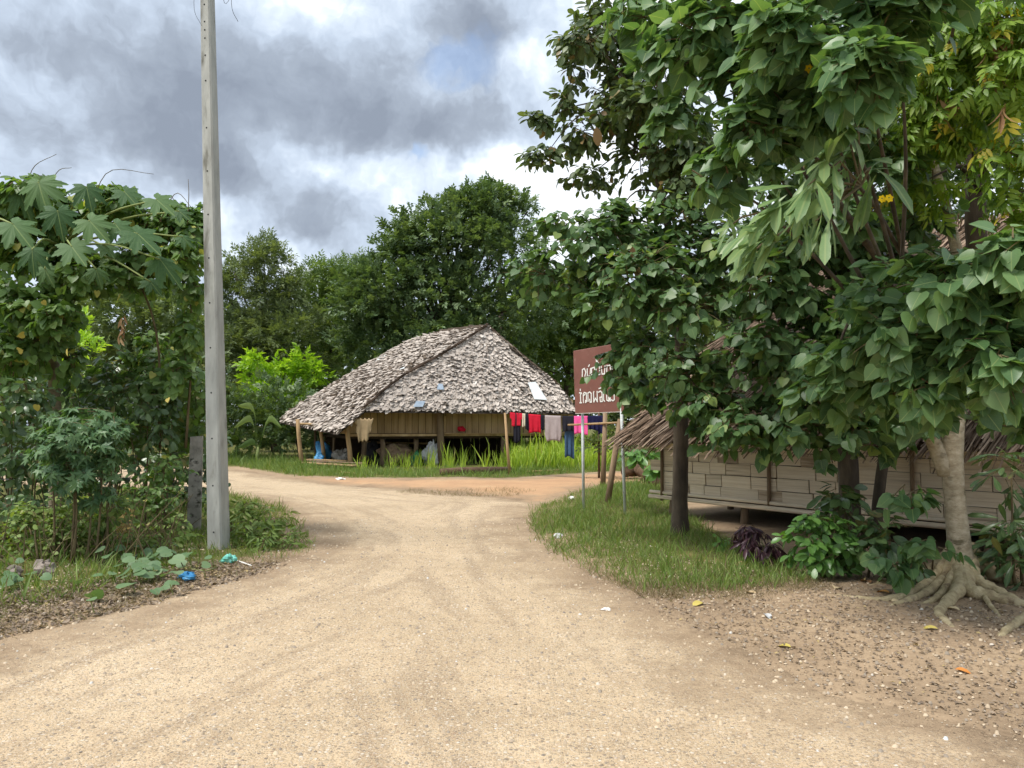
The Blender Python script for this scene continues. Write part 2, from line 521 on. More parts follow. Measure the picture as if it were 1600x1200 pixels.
def hgt(x, y):
    x = np.asarray(x, float); y = np.asarray(y, float)
    sd = sdist(ROAD, x, y)
    h = 0.022 * waves(x, y, 0.9, 1) + 0.008 * waves(x, y, 4.0, 2)
    out = np.clip(-sd - 0.1, 0, 3)
    h = h + np.where(x < -1.0, 0.07, 0.05) * (1 - np.exp(-out * 1.2))
    return np.where(y > 60, 0.0, h)
def H(x, y): return float(hgt(np.array([x]), np.array([y]))[0])
def ground(px, py):
    p = G(px, py); p.z = H(p.x, p.y); return p
def on(v, dz=0.0): return Vector((v[0], v[1], H(v[0], v[1]) + dz))

# ================================================================== ground, road, track
def sheet(name, xs, ys, zfun, keep, mat, attrs):
    X, Y = np.meshgrid(xs, ys)
    Z = zfun(X, Y)
    nx, ny = len(xs), len(ys)
    idx = np.arange(nx * ny).reshape(ny, nx)
    q = np.stack([idx[:-1, :-1], idx[:-1, 1:], idx[1:, 1:], idx[1:, :-1]], -1).reshape(-1, 4)
    if keep is not None:
        k_ = keep(X, Y).reshape(-1)
        q = q[k_[q].any(1)]
    used, inv = np.unique(q, return_inverse=True)
    co = np.stack([X, Y, Z], -1).reshape(-1, 3)[used]
    q = inv.reshape(-1, 4)
    me = bpy.data.meshes.new(name)
    me.vertices.add(len(co)); me.vertices.foreach_set('co', co.reshape(-1).astype(np.float32))
    me.loops.add(len(q) * 4); me.loops.foreach_set('vertex_index', q.reshape(-1).astype(np.int32))
    me.polygons.add(len(q)); me.polygons.foreach_set('loop_start', (np.arange(len(q)) * 4).astype(np.int32))
    me.update(calc_edges=True)
    for an, fn in attrs.items():
        a = me.attributes.new(an, 'FLOAT', 'POINT')
        a.data.foreach_set('value', fn(co[:, 0], co[:, 1]).astype(np.float32))
    me.polygons.foreach_set('use_smooth', np.ones(len(q), bool))
    me.materials.append(mat)
    return link(name, me)

def soil_nodes(t, co):
    n1 = t.noise(co, 0.9, 6, 0.6); n2 = t.noise(co, 14, 5, 0.7); n3 = t.noise(co, 60, 3, 0.7)
    c = t.ramp(n1.outputs[0], [(0.3, s(134, 115, 93)), (0.5, s(158, 136, 110)), (0.72, s(178, 155, 126))])
    c = t.mix(t.maprange(n2.outputs[0], 0.42, 0.7, 0, 0.5), c, s(110, 92, 73))
    c = t.mix(t.maprange(n3.outputs[0], 0.58, 0.72, 0, 0.7), c, s(176, 158, 132))
    return c
def gravel_nodes(t, co):
    n1 = t.noise(co, 0.5, 5, 0.6); n2 = t.noise(co, 5, 6, 0.65); n3 = t.noise(co, 70, 4, 0.75)
    # worn lines run along the road, parallel to its edges
    ea = t.n('ShaderNodeAttribute', attribute_name='edge'); sy = t.n('ShaderNodeSeparateXYZ'); t.l(co, sy.inputs[0])
    cb = t.n('ShaderNodeCombineXYZ'); t.l(t.math('MULTIPLY', ea.outputs['Fac'], 2.6), cb.inputs[0]); t.l(t.math('MULTIPLY', sy.outputs[1], 0.22), cb.inputs[1]); t.l(t.math('MULTIPLY', sy.outputs[0], 0.22), cb.inputs[2])
    n4 = t.noise(cb.outputs[0], 1.5, 5, 0.6)
    c = t.ramp(n1.outputs[0], [(0.3, s(184, 161, 129)), (0.5, s(201, 177, 144)), (0.7, s(213, 190, 157))])
    c = t.mix(t.maprange(n2.outputs[0], 0.45, 0.72, 0, 0.55), c, s(162, 139, 112))
    c = t.mix(t.maprange(n4.outputs[0], 0.47, 0.68, 0, 0.62), c, s(158, 136, 110))
    c = t.mix(t.maprange(n3.outputs[0], 0.5, 0.68, 0, 0.7), c, s(124, 105, 85))
    c = t.mix(t.maprange(n3.outputs[0], 0.46, 0.3, 0, 0.7), c, s(216, 200, 174))
    st = None
    for sc_, th in ((85.0, 0.4), (38.0, 0.66)):
        vo = t.n('ShaderNodeTexVoronoi'); vo.inputs['Scale'].default_value = sc_; vo.voronoi_dimensions = '2D'; t.l(co, vo.inputs['Vector'])
        vs = t.n('ShaderNodeSeparateColor'); t.l(vo.outputs['Color'], vs.inputs[0])
        q_ = t.math('MULTIPLY', t.maprange(vo.outputs['Distance'], 0.42, 0.26), t.maprange(vs.outputs[0], th, th + .05))
        c = t.mix(t.math('MULTIPLY', q_, 0.8), c, t.ramp(vs.outputs[1], [(0, s(112, 104, 96)), (0.3, s(160, 144, 122)), (0.6, s(196, 178, 150)), (0.88, s(216, 206, 190)), (1, s(146, 114, 88))]))
        st = q_ if st is None else t.math('MAXIMUM', st, q_)
    return c, st, n3
def ground_material(name, mode):
    m = bpy.data.materials.new(name); m.use_nodes = True
    t = NT(m.node_tree); b = m.node_tree.nodes['Principled BSDF']
    tcn = t.n('ShaderNodeTexCoord'); co = tcn.outputs['Object']
    soil = soil_nodes(t, co)
    if mode == 'soil':
        at = t.n('ShaderNodeAttribute', attribute_name='green')
        gn = t.noise(co, 3.0, 5, 0.65)
        gc = t.ramp(gn.outputs[0], [(0.3, s(76, 70, 44)), (0.55, s(96, 98, 52)), (0.75, s(134, 118, 76))])
        fac = t.maprange(t.math('ADD', at.outputs['Fac'], t.math('MULTIPLY', t.math('SUBTRACT', gn.outputs[0], 0.5), 1.2)), 0.3, 0.7)
        c = t.mix(fac, soil, gc); bh = t.noise(co, 45, 5, 0.7).outputs[0]; bstr = 0.5
    else:
        g, st, n3 = gravel_nodes(t, co)
        if mode == 'red':
            g = t.mix(0.85, g, t.ramp(t.noise(co, 1.2, 5, 0.6).outputs[0], [(0.3, s(178, 138, 104)), (0.6, s(192, 152, 114)), (0.8, s(194, 168, 132))]))
        at = t.n('ShaderNodeAttribute', attribute_name='edge')
        en = t.noise(co, 1.6, 8, 0.72)
        fac = t.maprange(t.math('ADD', at.outputs['Fac'], t.math('MULTIPLY', t.math('SUBTRACT', en.outputs[0], 0.5), 2.8)), -0.1, 1.1)
        c = t.mix(fac, soil, g)
        # compacted wheel lines along the road
        bh = t.math('ADD', n3.outputs[0], t.math('MULTIPLY', st, 0.6)); bstr = 0.75
    t.l(c, b.inputs['Base Color']); b.inputs['Roughness'].default_value = 0.95; b.inputs['Specular IOR Level'].default_value = 0.12
    bp = t.n('ShaderNodeBump'); bp.inputs['Strength'].default_value = bstr; bp.inputs['Distance'].default_value = 0.012
    t.l(bh, bp.inputs['Height']); t.l(bp.outputs[0], b.inputs['Normal'])
    return m
M_soil = ground_material('soil', 'soil'); M_road = ground_material('road_gravel', 'road'); M_track = ground_material('red_track', 'red')

DIRT = gp([(900, 885), (1000, 922), (1150, 930), (1280, 922), (1300, 880), (1180, 850), (1060, 800), (1040, 760), (1300, 740), (1800, 760), (1900, 1300), (1200, 1200), (1000, 1000)])
def greenness(x, y):
    g = np.clip(-sdist(ROAD, x, y) * 1.3 - 0.1, 0, 1)
    g = np.minimum(g, np.clip(-sdist(TRACK, x, y) * 1.5, 0, 1))
    return np.minimum(g, np.clip(-sdist(DIRT, x, y) * 1.2 + 0.1, 0, 1))
xs = np.concatenate([[-400, -250, -150, -90, -60, -40, -30, -22, -17], np.arange(-14, 14.01, 0.2), [17, 22, 30, 40, 60, 90, 150, 250, 400]])
ys = np.concatenate([[-60, -30, -15, -8], np.arange(-4, 2, 0.5), np.arange(2, 14, 0.2), np.arange(14, 40, 0.5), [42, 46, 52, 60, 80, 120, 200, 400]])
def gz(x, y):
    h = hgt(x, y)
    s_ = np.maximum(sdist(ROAD, x, y), sdist(TRACK, x, y))
    return h - 0.03 * np.clip(s_ * 2.5 - 0.3, 0, 1)          # the bed sinks under the road sheets
tag(sheet('ground', xs, ys, gz, None, M_soil, {'green': greenness}), kind='structure')
def rz(x, y):
    sd = sdist(ROAD, x, y) + 0.10 * waves(x, y, 5, 9)
    return hgt(x, y) + 0.006 - 0.05 * np.clip(-sd * 3.0, 0, 1) + 0.004 * waves(x, y, 11, 12)
rxs = np.arange(-16, 14.01, 0.125); rys = np.concatenate([np.arange(-8, 2, 0.4), np.arange(2, 13, 0.11), np.arange(13, 30, 0.3)])
tag(sheet('road', rxs, rys, rz, lambda x, y: sdist(ROAD, x, y) > -0.3, M_road, {'edge': lambda x, y: sdist(ROAD, x, y)}), kind='structure')
def tz(x, y):
    sd = sdist(TRACK, x, y) + 0.12 * waves(x, y, 3, 19)
    return hgt(x, y) + 0.016 - 0.06 * np.clip(-sd * 2.5, 0, 1)
tag(sheet('dirt_track', np.arange(-9, 12, 0.2), np.arange(14, 28, 0.16), tz, lambda x, y: sdist(TRACK, x, y) > -0.4, M_track, {'edge': lambda x, y: sdist(TRACK, x, y)}), kind='structure')

# ================================================================== materials of the built things
M_conc = pmat('pale_concrete', [(0, s(150, 150, 144)), (0.5, s(170, 170, 163)), (1, s(186, 186, 178))], 3, 0.85, bump=0.15, bscale=60, second=(s(112, 110, 100), 2.2, 0.52, 0.75), stretch=(3, 3, .8))
M_concold = pmat('weathered_concrete', [(0, s(120, 116, 108)), (0.5, s(152, 147, 137)), (1, s(178, 172, 162))], 5, 0.92, bump=0.5, bscale=30, second=(s(62, 60, 50), 9, 0.52, 0.68))
M_hole = pmat('hole_dark', [(0, (0.01, 0.01, 0.01)), (1, (0.02, 0.02, 0.02))], 4, 0.9)
M_wire = pmat('wire_grey', [(0, (0.05, 0.05, 0.05)), (1, (0.09, 0.09, 0.09))], 4, 0.6)
M_sign = pmat('brown_sign_paint', [(0, s(116, 76, 66)), (0.5, s(126, 82, 70)), (1, s(138, 92, 80))], 3, 0.5, spec=0.4, second=(s(150, 112, 98), 5, .58, .75))
M_white = pmat('white_paint', [(0, s(222, 220, 212)), (1, s(240, 238, 232))], 6, 0.5)
M_metal = pmat('galvanised_metal', [(0, s(184, 190, 188)), (0.5, s(204, 210, 208)), (1, s(216, 220, 218))], 8, 0.5, spec=0.5, second=(s(120, 116, 108), 10, 0.6, 0.75))
M_wood = pmat('grey_timber', [(0, s(92, 76, 60)), (0.5, s(124, 104, 82)), (1, s(152, 132, 108))], 6, 0.88, stretch=(1, 1, 0.15), bump=0.4, rnd=0.18)
M_pole = pmat('peeled_pole', [(0, s(134, 108, 76)), (0.5, s(164, 136, 98)), (1, s(186, 160, 122))], 6, 0.85, stretch=(1, 1, 0.2), bump=0.3, rnd=0.15)
M_plank = pmat('wall_plank', [(0, s(136, 110, 78)), (0.5, s(172, 144, 106)), (1, s(192, 166, 128))], 5, 0.88, stretch=(1, 1, 0.12), bump=0.3, rnd=0.16)
M_bamboo = pmat('split_bamboo', [(0, s(200, 180, 150)), (0.5, s(226, 209, 182)), (1, s(236, 222, 200))], 5, 0.8, stretch=(0.3, 0.3, 9), bump=0.35, rnd=0.09, second=(s(138, 116, 94), 1.2, 0.54, 0.75))
M_bamboo2 = pmat('stained_bamboo', [(0, s(150, 130, 106)), (0.5, s(178, 160, 136)), (1, s(204, 188, 166))], 5, 0.85, stretch=(0.3, 0.3, 4), bump=0.3, rnd=0.2, second=(s(112, 90, 70), 3, 0.5, 0.7))
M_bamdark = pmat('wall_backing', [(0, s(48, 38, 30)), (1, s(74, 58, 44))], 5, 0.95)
M_log = pmat('dead_log', [(0, s(62, 48, 36)), (0.5, s(92, 72, 54)), (1, s(118, 98, 76))], 6, 0.9, stretch=(0.3, 1, 1), bump=0.6)
M_deck = pmat('thatch_backing', [(0, s(70, 60, 52)), (1, s(98, 86, 74))], 9, 0.95, bump=0.5)
def thatchmat(name, dark, mid, light, pale):
    return leafmat(name, dark, mid, light, pale, 0.10, trans=0.0, rough=0.9, spec=0.12)
M_thatch = thatchmat('leaf_thatch', s(156, 146, 136), s(178, 167, 156), s(198, 187, 175), s(216, 208, 198))
M_straw = thatchmat('grass_thatch', s(74, 60, 48), s(120, 100, 84), s(158, 138, 118), s(180, 160, 140))
M_tin = pmat('blue_grey_sheet', [(0, s(126, 140, 154)), (1, s(160, 174, 186))], 5, 0.5)
M_tinw = pmat('white_sheet', [(0, s(196, 202, 202)), (1, s(222, 226, 224))], 5, 0.5)

# ================================================================== concrete utility pole
base = ground(342, 862)
pole = thing('utility_pole', 'tall pale concrete utility pole with a row of small bolt holes', 'pole', base)
top = P(321, -160, base.y + 0.1)
def pole_at(t): return base.lerp(top, t)
pb = MB()
ring = []
for t, w, dpt in ((-0.03, .212, .20), (0, .21, .20), (.5, .165, .16), (1, .13, .13)):
    c = pole_at(t); q = []
    bev = 0.018
    for x, y in ((-w/2+bev, -dpt/2), (w/2-bev, -dpt/2), (w/2, -dpt/2+bev), (w/2, dpt/2-bev), (w/2-bev, dpt/2), (-w/2+bev, dpt/2), (-w/2, dpt/2-bev), (-w/2, -dpt/2+bev)):
        v = Matrix.Rotation(R(-14), 3, 'Z') @ Vector((x, y, 0)); q.append(len(pb.v)); pb.v.append(tuple(c + v))
    ring.append(q)
for a, b in zip(ring, ring[1:]):
    for j in range(8): pb.f.append((a[j], a[(j + 1) % 8], b[(j + 1) % 8], b[j]))
pb.f.append(tuple(reversed(ring[0]))); pb.f.append(tuple(ring[-1]))
pb.build('shaft', M_conc, pole)
fdir = Matrix.Rotation(R(-14), 3, 'Z') @ Vector((0, -1, 0))
for py in (6, 33, 46, 59, 86, 126, 200, 268, 336, 404, 474, 544, 614, 685, 758, 830):
    t = (862 - py) / (862 + 160) * 1.0
    # depth is nearly constant, so height goes with the picture row
    t = (P(330, py, base.y).z - base.z) / (top.z - base.z)
    dpt = np.interp(t, [0, .5, 1], [.20, .16, .13])
    c = pole_at(t) + fdir * (dpt / 2 + 0.0015)
    MB().tube([c + fdir * 0.001, c - fdir * 0.02], 0.011, 8).build('bolt_hole', M_hole, pole, origin=c)
for i, (a, b, c) in enumerate((((315, 40), (303, 10), (310, -60)), ((345, -30), (352, 6), (368, -20)), ((363, -40), (362, 10), (372, 34)))):
    MB().tube(curve_pts([P(a[0], a[1], base.y - .12), P(b[0], b[1], base.y - .2), P(c[0], c[1], base.y - .1)], 10), 0.003, 4).build('loose_wire', M_wire, pole)

# short weathered fence post
b2 = ground(303, 834)
fp = MB()
for z0, z1, w0, w1 in ((-0.1, 1.33, .185, .165),):
    q = []
    for z, w in ((z0, w0), (z1, w1)):
        for x, y in ((-w/2, -w/2), (w/2, -w/2), (w/2, w/2), (-w/2, w/2)): q.append(b2 + Matrix.Rotation(R(18), 3, 'Z') @ Vector((x, y, 0)) + Vector((0.01 * z, 0, z + (0.012 if x > 0 and z > 0 else 0))))
    fp.hexa(q)
fpost = thing('fence_post', 'short weathered grey concrete fence post left of the tall pole', 'post', b2)
fp.build('shaft', M_concold, fpost)
for z in (0.45, 0.8, 1.12):
    MB().tube(curve_pts([b2 + Vector((-.1, -.1, z)), b2 + Vector((-.9, -.35, z - .05)), b2 + Vector((-2.2, -.9, z - .02))], 12), 0.004, 4).build('fence_wire', M_wire, fpost)

# ================================================================== brown sign
pl, pr = ground(912, 799), ground(977, 808)
sgn = thing('sign', 'brown rectangular sign with white lettering on two thin grey metal posts', 'sign', pl)
pl2, pr2 = P(910, 655, pl.y), P(970, 648, pr.y)
for a, b in ((pl, pl2), (pr, pr2)):
    b = Vector((a.x + (b.x - a.x) * 1.0, a.y, b.z + .5))
    MB().tube([a - Vector((0, 0, .1)), b], 0.026, 8).build('post', M_metal, sgn, True)
TLc, TRc = P(896, 549, pl.y - .06), P(972, 536, pr.y - .06)
BLc, BRc = P(899, 646, pl.y - .06), P(974, 643, pr.y - .06)
nrm = (BRc - BLc).cross(TLc - BLc).normalized()
if nrm.y > 0: nrm = -nrm
back = -nrm * 0.02
MB().hexa([BLc, BRc, BRc + back, BLc + back, TLc, TRc, TRc + back, TLc + back]).build('board', M_sign, sgn)
ex, ey = (BRc - BLc), (TLc - BLc)
def on_board(u, v, d=0.004): return BLc + ex * u + ey * v + (TRc - TLc - ex) * (u * v) + nrm * d
# rims of the panel
for a, b in (((0, 0), (1, 0)), ((0, 1), (1, 1)), ((0, 0), (0, 1)), ((1, 0), (1, 1))):
    MB().tube([on_board(*a, -.01), on_board(*b, -.01)], 0.011, 6).build('rim', M_white if a[1] == b[1] == 0 else M_sign, sgn)
def glyph(strokes, u0, v0, w, h, r=0.011):
    g = MB()
    for st in strokes:
        pts = [on_board(u0 + x * w, v0 + y * h, 0.004) for x, y in st]
        for a, b in zip(pts, pts[1:]):
            d = (b - a).normalized(); sd = d.cross(nrm).normalized() * r
            a_, b_ = a - d * r * .7, b + d * r * .7
            g.hexa([a_ - sd, a_ + sd, b_ + sd, b_ - sd, a_ - sd + nrm * .003, a_ + sd + nrm * .003, b_ + sd + nrm * .003, b_ - sd + nrm * .003])
    g.build('letter', M_white, sgn)
row2 = [([[(.1, 1), (.9, .95), (.5, .8), (.5, .1), (.2, 0), (.8, 0)], [(.5, 1.2), (.5, 1.35)]], .10, .06), ([[(0, 0), (0, .85), (.3, 1), (.9, .9), (.9, .1), (.6, 0), (.6, .2), (.9, .15)], [(.1, .7), (.5, .8)]], .19, .075),
        ([[(0, .1), (0, .9), (.5, 1), (1, .85), (1, 0), (.6, 0), (.5, .3)]], .29, .07), ([[(.1, 1), (0, .9), (0, 0), (.5, .35), (1, 0), (1, 1)]], .41, .075), ([[(0, .9), (.6, 1), (1, .8), (1, 0), (.5, 0), (.4, .4), (1, .45)], [(.2, 1.25), (.8, 1.3)]], .51, .075),
        ([[(.6, 1.5), (0, 1.4), (0, .1), (.5, 0)]], .615, .04), ([[(0, 1), (.1, .1), (.6, 0), (.6, .35), (1, 0), (1, 1)]], .675, .075), ([[(0, .1), (.5, 0), (1, .1), (1, 1), (.7, .9)]], .775, .055)]
for st, u, w in row2: glyph(st, u, .165, w, .16)
row1 = [([[(0, 0), (.1, .9), (.6, 1), (1, .5), (.7, 0)]], .18, .08), ([[(0, .9), (0, 0), (.8, 0), (1, .9)], [(.4, 1.2), (.7, 1.4)]], .29, .07), ([[(0, 0), (0, .9), (.9, 1), (1, 0)]], .38, .07),
        ([[(.1, 1), (0, 0), (1, 0), (.9, 1)], [(.2, 1.7), (.1, 2.1), (.5, 2.2), (.4, 1.7), (.7, 1.4)]], .47, .08), ([[(0, 1), (.2, 0), (.8, 0), (1, 1)]], .58, .08), ([[(0, 0), (.1, 1), (.9, 1), (1, 0)]], .69, .08), ([[(0, 1), (0, 0), (1, 0), (1, .8)]], .80, .07)]
for st, u, w in row1: glyph(st, u, .58, w, .12)

# ================================================================== stilt house behind the road
A_, B_ = P(762, 512, 30.5), P(689, 520, 32.8)
C_, L_ = P(570, 642, 26.3), P(528, 677, 26.0)
E_ = P(437, 659, 31.0)
F_ = P(902, 645, 28.6)
rake = [A_, P(701, 552, 29.2), P(623, 597, 27.5), C_]
house = thing('stilt_house', 'stilt house with a steep grey leaf thatched roof across the road', 'house', on(P(690, 720, 28)))
roof = MB()
NV = 15
def loft(ca, cb, nu=12, nv=NV):
    a, b = curve_pts(ca, nv), curve_pts(cb, nv)
    return [[a[i].lerp(b[i], j / (nu - 1)) for j in range(nu)] for i in range(nv)]
def resample(c, n=60):
    p = curve_pts(c, n); d = [0]
    for a, b in zip(p, p[1:]): d.append(d[-1] + (b - a).length)
    t = np.linspace(0, d[-1], n); arr = np.array([tuple(q) for q in p])
    return [Vector([float(np.interp(x, d, arr[:, k_])) for k_ in range(3)]) for x in t]
H_ = P(880, 640, 37.0)
K_ = P(600, 640, 37.5)
surfs = {'left': (resample(rake + [P(540, 667, 26.1), L_]), resample([B_, P(639, 534, 32.8), P(554, 581, 32.4), P(460, 638, 31.4), E_])),
         'front': (resample(rake), resample([A_, P(830, 570, 30.0), P(868, 600, 29.3), F_])),
         'right': (resample([A_, P(868, 600, 29.3), F_]), resample([B_ + Vector((0.1, 0, 0)), B_.lerp(H_, .5) + Vector((0, 0, .3)), H_])),
         'back': (resample([B_, B_.lerp(H_, .5), H_]), resample([B_, P(554, 581, 32.4), E_]))}
slope = {}
for nm, (ca, cb) in surfs.items():
    d = MB(); nu, nv = 14, 20
    grid = []
    for i in range(nv):
        ii = round(i / (nv - 1) * 59); grid.append([ca[ii].lerp(cb[ii], j / (nu - 1)) - Vector((0, 0, .06)) for j in range(nu)])
    for row in grid: d.v += [tuple(p) for p in row]
    for i in range(nv - 1):
        for j in range(nu - 1): d.f.append((i * nu + j, i * nu + j + 1, (i + 1) * nu + j + 1, (i + 1) * nu + j))
    slope[nm] = d.build('roof_slope', M_deck, house)
    # leaf thatch in courses
    ca_a = np.array([tuple(p) for p in ca]); cb_a = np.array([tuple(p) for p in cb])
    length = np.linalg.norm(np.diff((ca_a + cb_a) / 2, axis=0), axis=1).sum()
    pos, tip, nr, sz = [], [], [], []
    rows = int(length / 0.075)
    if nm in ('back', 'right'): rows //= 2
    for r_ in range(rows + 1):
        t = r_ / rows
        def at(tt): 
            x = np.linspace(0, 1, 60); return np.array([np.interp(tt, x, ca_a[:, k_]) for k_ in range(3)]), np.array([np.interp(tt, x, cb_a[:, k_]) for k_ in range(3)])
        p0, p1 = at(min(t + .004, 1)); q0, q1 = at(max(t - .06, 0))
        w = np.linalg.norm(p1 - p0); n = max(2, int(w / (0.062 if nm in ('front', 'left') else .14)))
        u = (np.arange(n) + rng.uniform(-.45, .45, n)) / n
        u = np.clip(u, -0.01, 1.01)[:, None]
        p = p0 + (p1 - p0) * u; dn = (p - (q0 + (q1 - q0) * u))
        al = np.repeat((p1 - p0)[None], n, 0)
        nn = np.cross(al, dn)
        nn = unit(nn); nn *= np.where(nn[:, 2:3] < 0, -1, 1)
        p = p + nn * (0.015 + 0.02 * waves(p[:, 0], p[:, 2] * 2, 2.2, 31)[:, None]) + rng.normal(0, .02, (n, 3))
        dn = unit(dn)
        pos.append(p - dn * .16); tip.append(dn + nn * (.06 + rng.normal(0, .08, (n, 1))) + rng.normal(0, .22, (n, 3))); nr.append(nn + rng.normal(0, .14, (n, 3)))
        sz.append(rng.uniform(.13, .25, n))
    pos, tip, nr, sz = map(np.concatenate, (pos, tip, nr, sz))
    if nm in ('front', 'left'):
        # the hanging eave course leaf by leaf, everything above it as one mass
        k_ = 280
        add_leaves(slope[nm], 'shingle', pos[-k_:], tip[-k_:], nr[-k_:], sz[-k_:], M_thatch, k_, 'thatch_leaf', 'thatch', False)
        o = link('thatch', leaf_mesh('thatch', 'shingle', pos[:-k_], tip[:-k_], nr[:-k_], sz[:-k_], M_thatch), slope[nm]); o['kind'] = 'stuff'
    else:
        o = link('thatch', leaf_mesh('thatch', 'shingle', pos, tip, nr, sz, M_thatch), slope[nm]); o['kind'] = 'stuff'
# dark verge boards along the rake and the right edge, ridge roll
MB().tube([p + Vector((0, -.05, .13)) for p in resample(rake, 24)], .045, 6, .5).build('rake_edge', M_bamdark, house)
MB().tube([p + Vector((.03, 0, .05)) for p in resample([A_, P(830, 570, 30.0), P(868, 600, 29.3)], 12)], .06, 6, .3).build('rake_edge', M_bamdark, house)
MB().tube([p + Vector((0, 0, .05)) for p in resample([A_, B_], 10)], .09, 6, .3).build('ridge_roll', M_deck, house)
# loose sheets laid on the thatch
def roof_sheet(pts, mat, D):
    q = [P(x, y, d) for x, y, d in pts]; c = sum(q, Vector()) / 4
    n = (q[1] - q[0]).cross(q[3] - q[0]).normalized(); n = n if n.y < 0 else -n
    MB().hexa([p + n * .07 for p in q] + [p + n * .085 for p in q]).build('roof_patch', mat, house, origin=c)
def fz(x, y, lift=.10):                     # depth of the front slope at a picture point
    n = (C_ - A_).cross(F_ - A_); d = ray(x, y); o = Vector((0, 0, CAM_H)); t = n.dot(A_ - o) / n.dot(d); return (o + d * t).y - lift
def lz(x, y):
    n = (C_ - A_).cross(B_ - A_); d = ray(x, y); o = Vector((0, 0, CAM_H)); t = n.dot(A_ - o) / n.dot(d); return (o + d * t).y - .1
roof_sheet([(645, 638, fz(645, 638)), (660, 638, fz(660, 638)), (664, 629, fz(664, 629)), (650, 629, fz(650, 629))], M_tin, 0)
roof_sheet([(682, 611, fz(682, 611)), (693, 611, fz(693, 611)), (691, 602, fz(691, 602)), (684, 602, fz(684, 602))], M_tin, 0)
roof_sheet([(834, 626, fz(834, 626)), (854, 627, fz(854, 627)), (836, 599, fz(836, 599)), (824, 600, fz(824, 600))], M_tinw, 0)
roof_sheet([(588, 567, lz(588, 567)), (608, 560, lz(608, 560)), (610, 555, lz(610, 555)), (594, 560, lz(594, 560))], M_tinw, 0)
roof_sheet([(624, 585, lz(624, 585)), (631, 582, lz(631, 582)), (634, 576, lz(634, 576)), (627, 579, lz(627, 579))], M_tinw, 0)
# front wall of upright planks
W0, W1 = P(546, 677, 27.3), P(896, 680, 29.4)
fl0 = 1.19
nW = 34
for i in range(nW):
    a, b = W0.lerp(W1, i / nW), W0.lerp(W1, (i + .94) / nW)
    off = Vector((0, random.uniform(-.012, .012), 0)); tz_ = min(2.5, 1.78 + .13 * i) + random.uniform(-.03, .03)
    q = [Vector((p.x, p.y, z)) + off + o_ for z in (fl0 + .02, tz_) for p, o_ in ((a, Vector((0, 0, 0))), (b, Vector((0, 0, 0))), (b, Vector((0, .025, 0))), (a, Vector((0, .025, 0))))]
    MB().hexa(q).build('plank', M_plank, house, origin=(a + b) / 2)
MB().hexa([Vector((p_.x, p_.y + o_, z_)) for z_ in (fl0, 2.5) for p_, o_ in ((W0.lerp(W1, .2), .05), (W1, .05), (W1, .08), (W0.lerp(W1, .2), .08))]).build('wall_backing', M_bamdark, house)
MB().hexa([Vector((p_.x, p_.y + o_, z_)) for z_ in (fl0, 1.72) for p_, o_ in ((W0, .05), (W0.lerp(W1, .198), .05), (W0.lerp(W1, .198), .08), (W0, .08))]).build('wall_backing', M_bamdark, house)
side = Vector((-.45, 1, 0)).normalized()
for i in range(14):
    a = W0 + side * (i * .4); b = W0 + side * (i * .4 + .38)
    MB().hexa([Vector((p.x, p.y, z)) + o_ for z in (fl0, 1.75) for p, o_ in ((a, Vector()), (b, Vector()), (b, Vector((.03, 0, 0))), (a, Vector((.03, 0, 0))))]).build('plank', M_plank, house, origin=a)
    a = W1 + side * (i * .4); b = W1 + side * (i * .4 + .38)
    MB().hexa([Vector((p.x, p.y, z)) + o_ for z in (fl0, 2.4) for p, o_ in ((a, Vector()), (b, Vector()), (b, Vector((-.03, 0, 0))), (a, Vector((-.03, 0, 0))))]).build('plank', M_plank, house, origin=a)
nf = Vector((W1.y - W0.y, -(W1.x - W0.x), 0)).normalized()
if nf.y > 0: nf = -nf
def zset(v, z): return Vector((v.x, v.y, z))
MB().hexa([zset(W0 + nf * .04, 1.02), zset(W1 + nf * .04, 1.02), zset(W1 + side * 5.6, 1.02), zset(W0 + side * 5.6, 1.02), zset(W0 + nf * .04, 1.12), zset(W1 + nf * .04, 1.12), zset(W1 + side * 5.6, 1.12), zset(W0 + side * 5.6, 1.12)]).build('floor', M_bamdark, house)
MB().beam(zset(W0 + nf * .12, 1.15), zset(W1 + nf * .12, 1.15), .10, .09).build('floor_beam', M_plank, house)
MB().beam(zset(W0.lerp(W1, .4) + nf * .24, 1.20), zset(W1 + nf * .24, 1.20), .16, .025).build('ledge_board', M_pole, house)
bk0, bk1 = W0 + side * 4.6, W1 + side * 4.6
for i in range(22):                         # added dark boards blocking light from behind the undercroft
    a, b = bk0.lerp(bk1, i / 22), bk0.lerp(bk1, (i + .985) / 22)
    MB().hexa([zset(a, -.05), zset(b, -.05), zset(b, -.05) + Vector((0, .03, 0)), zset(a, -.05) + Vector((0, .03, 0)), zset(a, 1.02), zset(b, 1.02), zset(b, 1.02) + Vector((0, .03, 0)), zset(a, 1.02) + Vector((0, .03, 0))]).build('light_block_board', M_bamdark, house, origin=a)
def post(bx, by, tx, ty, r, mat, D=None, zt=None):
    b = ground(bx, by) if D is None else on(P(bx, by, D))
    t = P(tx, ty, b.y)
    if zt: t.z = zt
    MB().tube([b - Vector((0, 0, .1)), b.lerp(t, .35) + Vector((random.uniform(-.03, .03), 0, 0)), b.lerp(t, .7) + Vector((random.uniform(-.03, .03), 0, 0)), t], [r, r * .95, r * .9, r * .85], 8, .06).build('stilt', mat, house, True, origin=b)
for x, D, r, zt in ((597, 27.7, .1, 1.05), (650, 28.1, .1, 1.05), (689, 27.9, .13, 2.5), (787, 28.6, .12, 1.05), (876, 29.2, .12, 1.05)):
    post(x, 720, x, 690, r, M_wood, D, zt)
for x, D in ((600, 31), (690, 31.3), (790, 31.6), (870, 32)): post(x, 720, x, 690, .1, M_wood, D, 1.05)
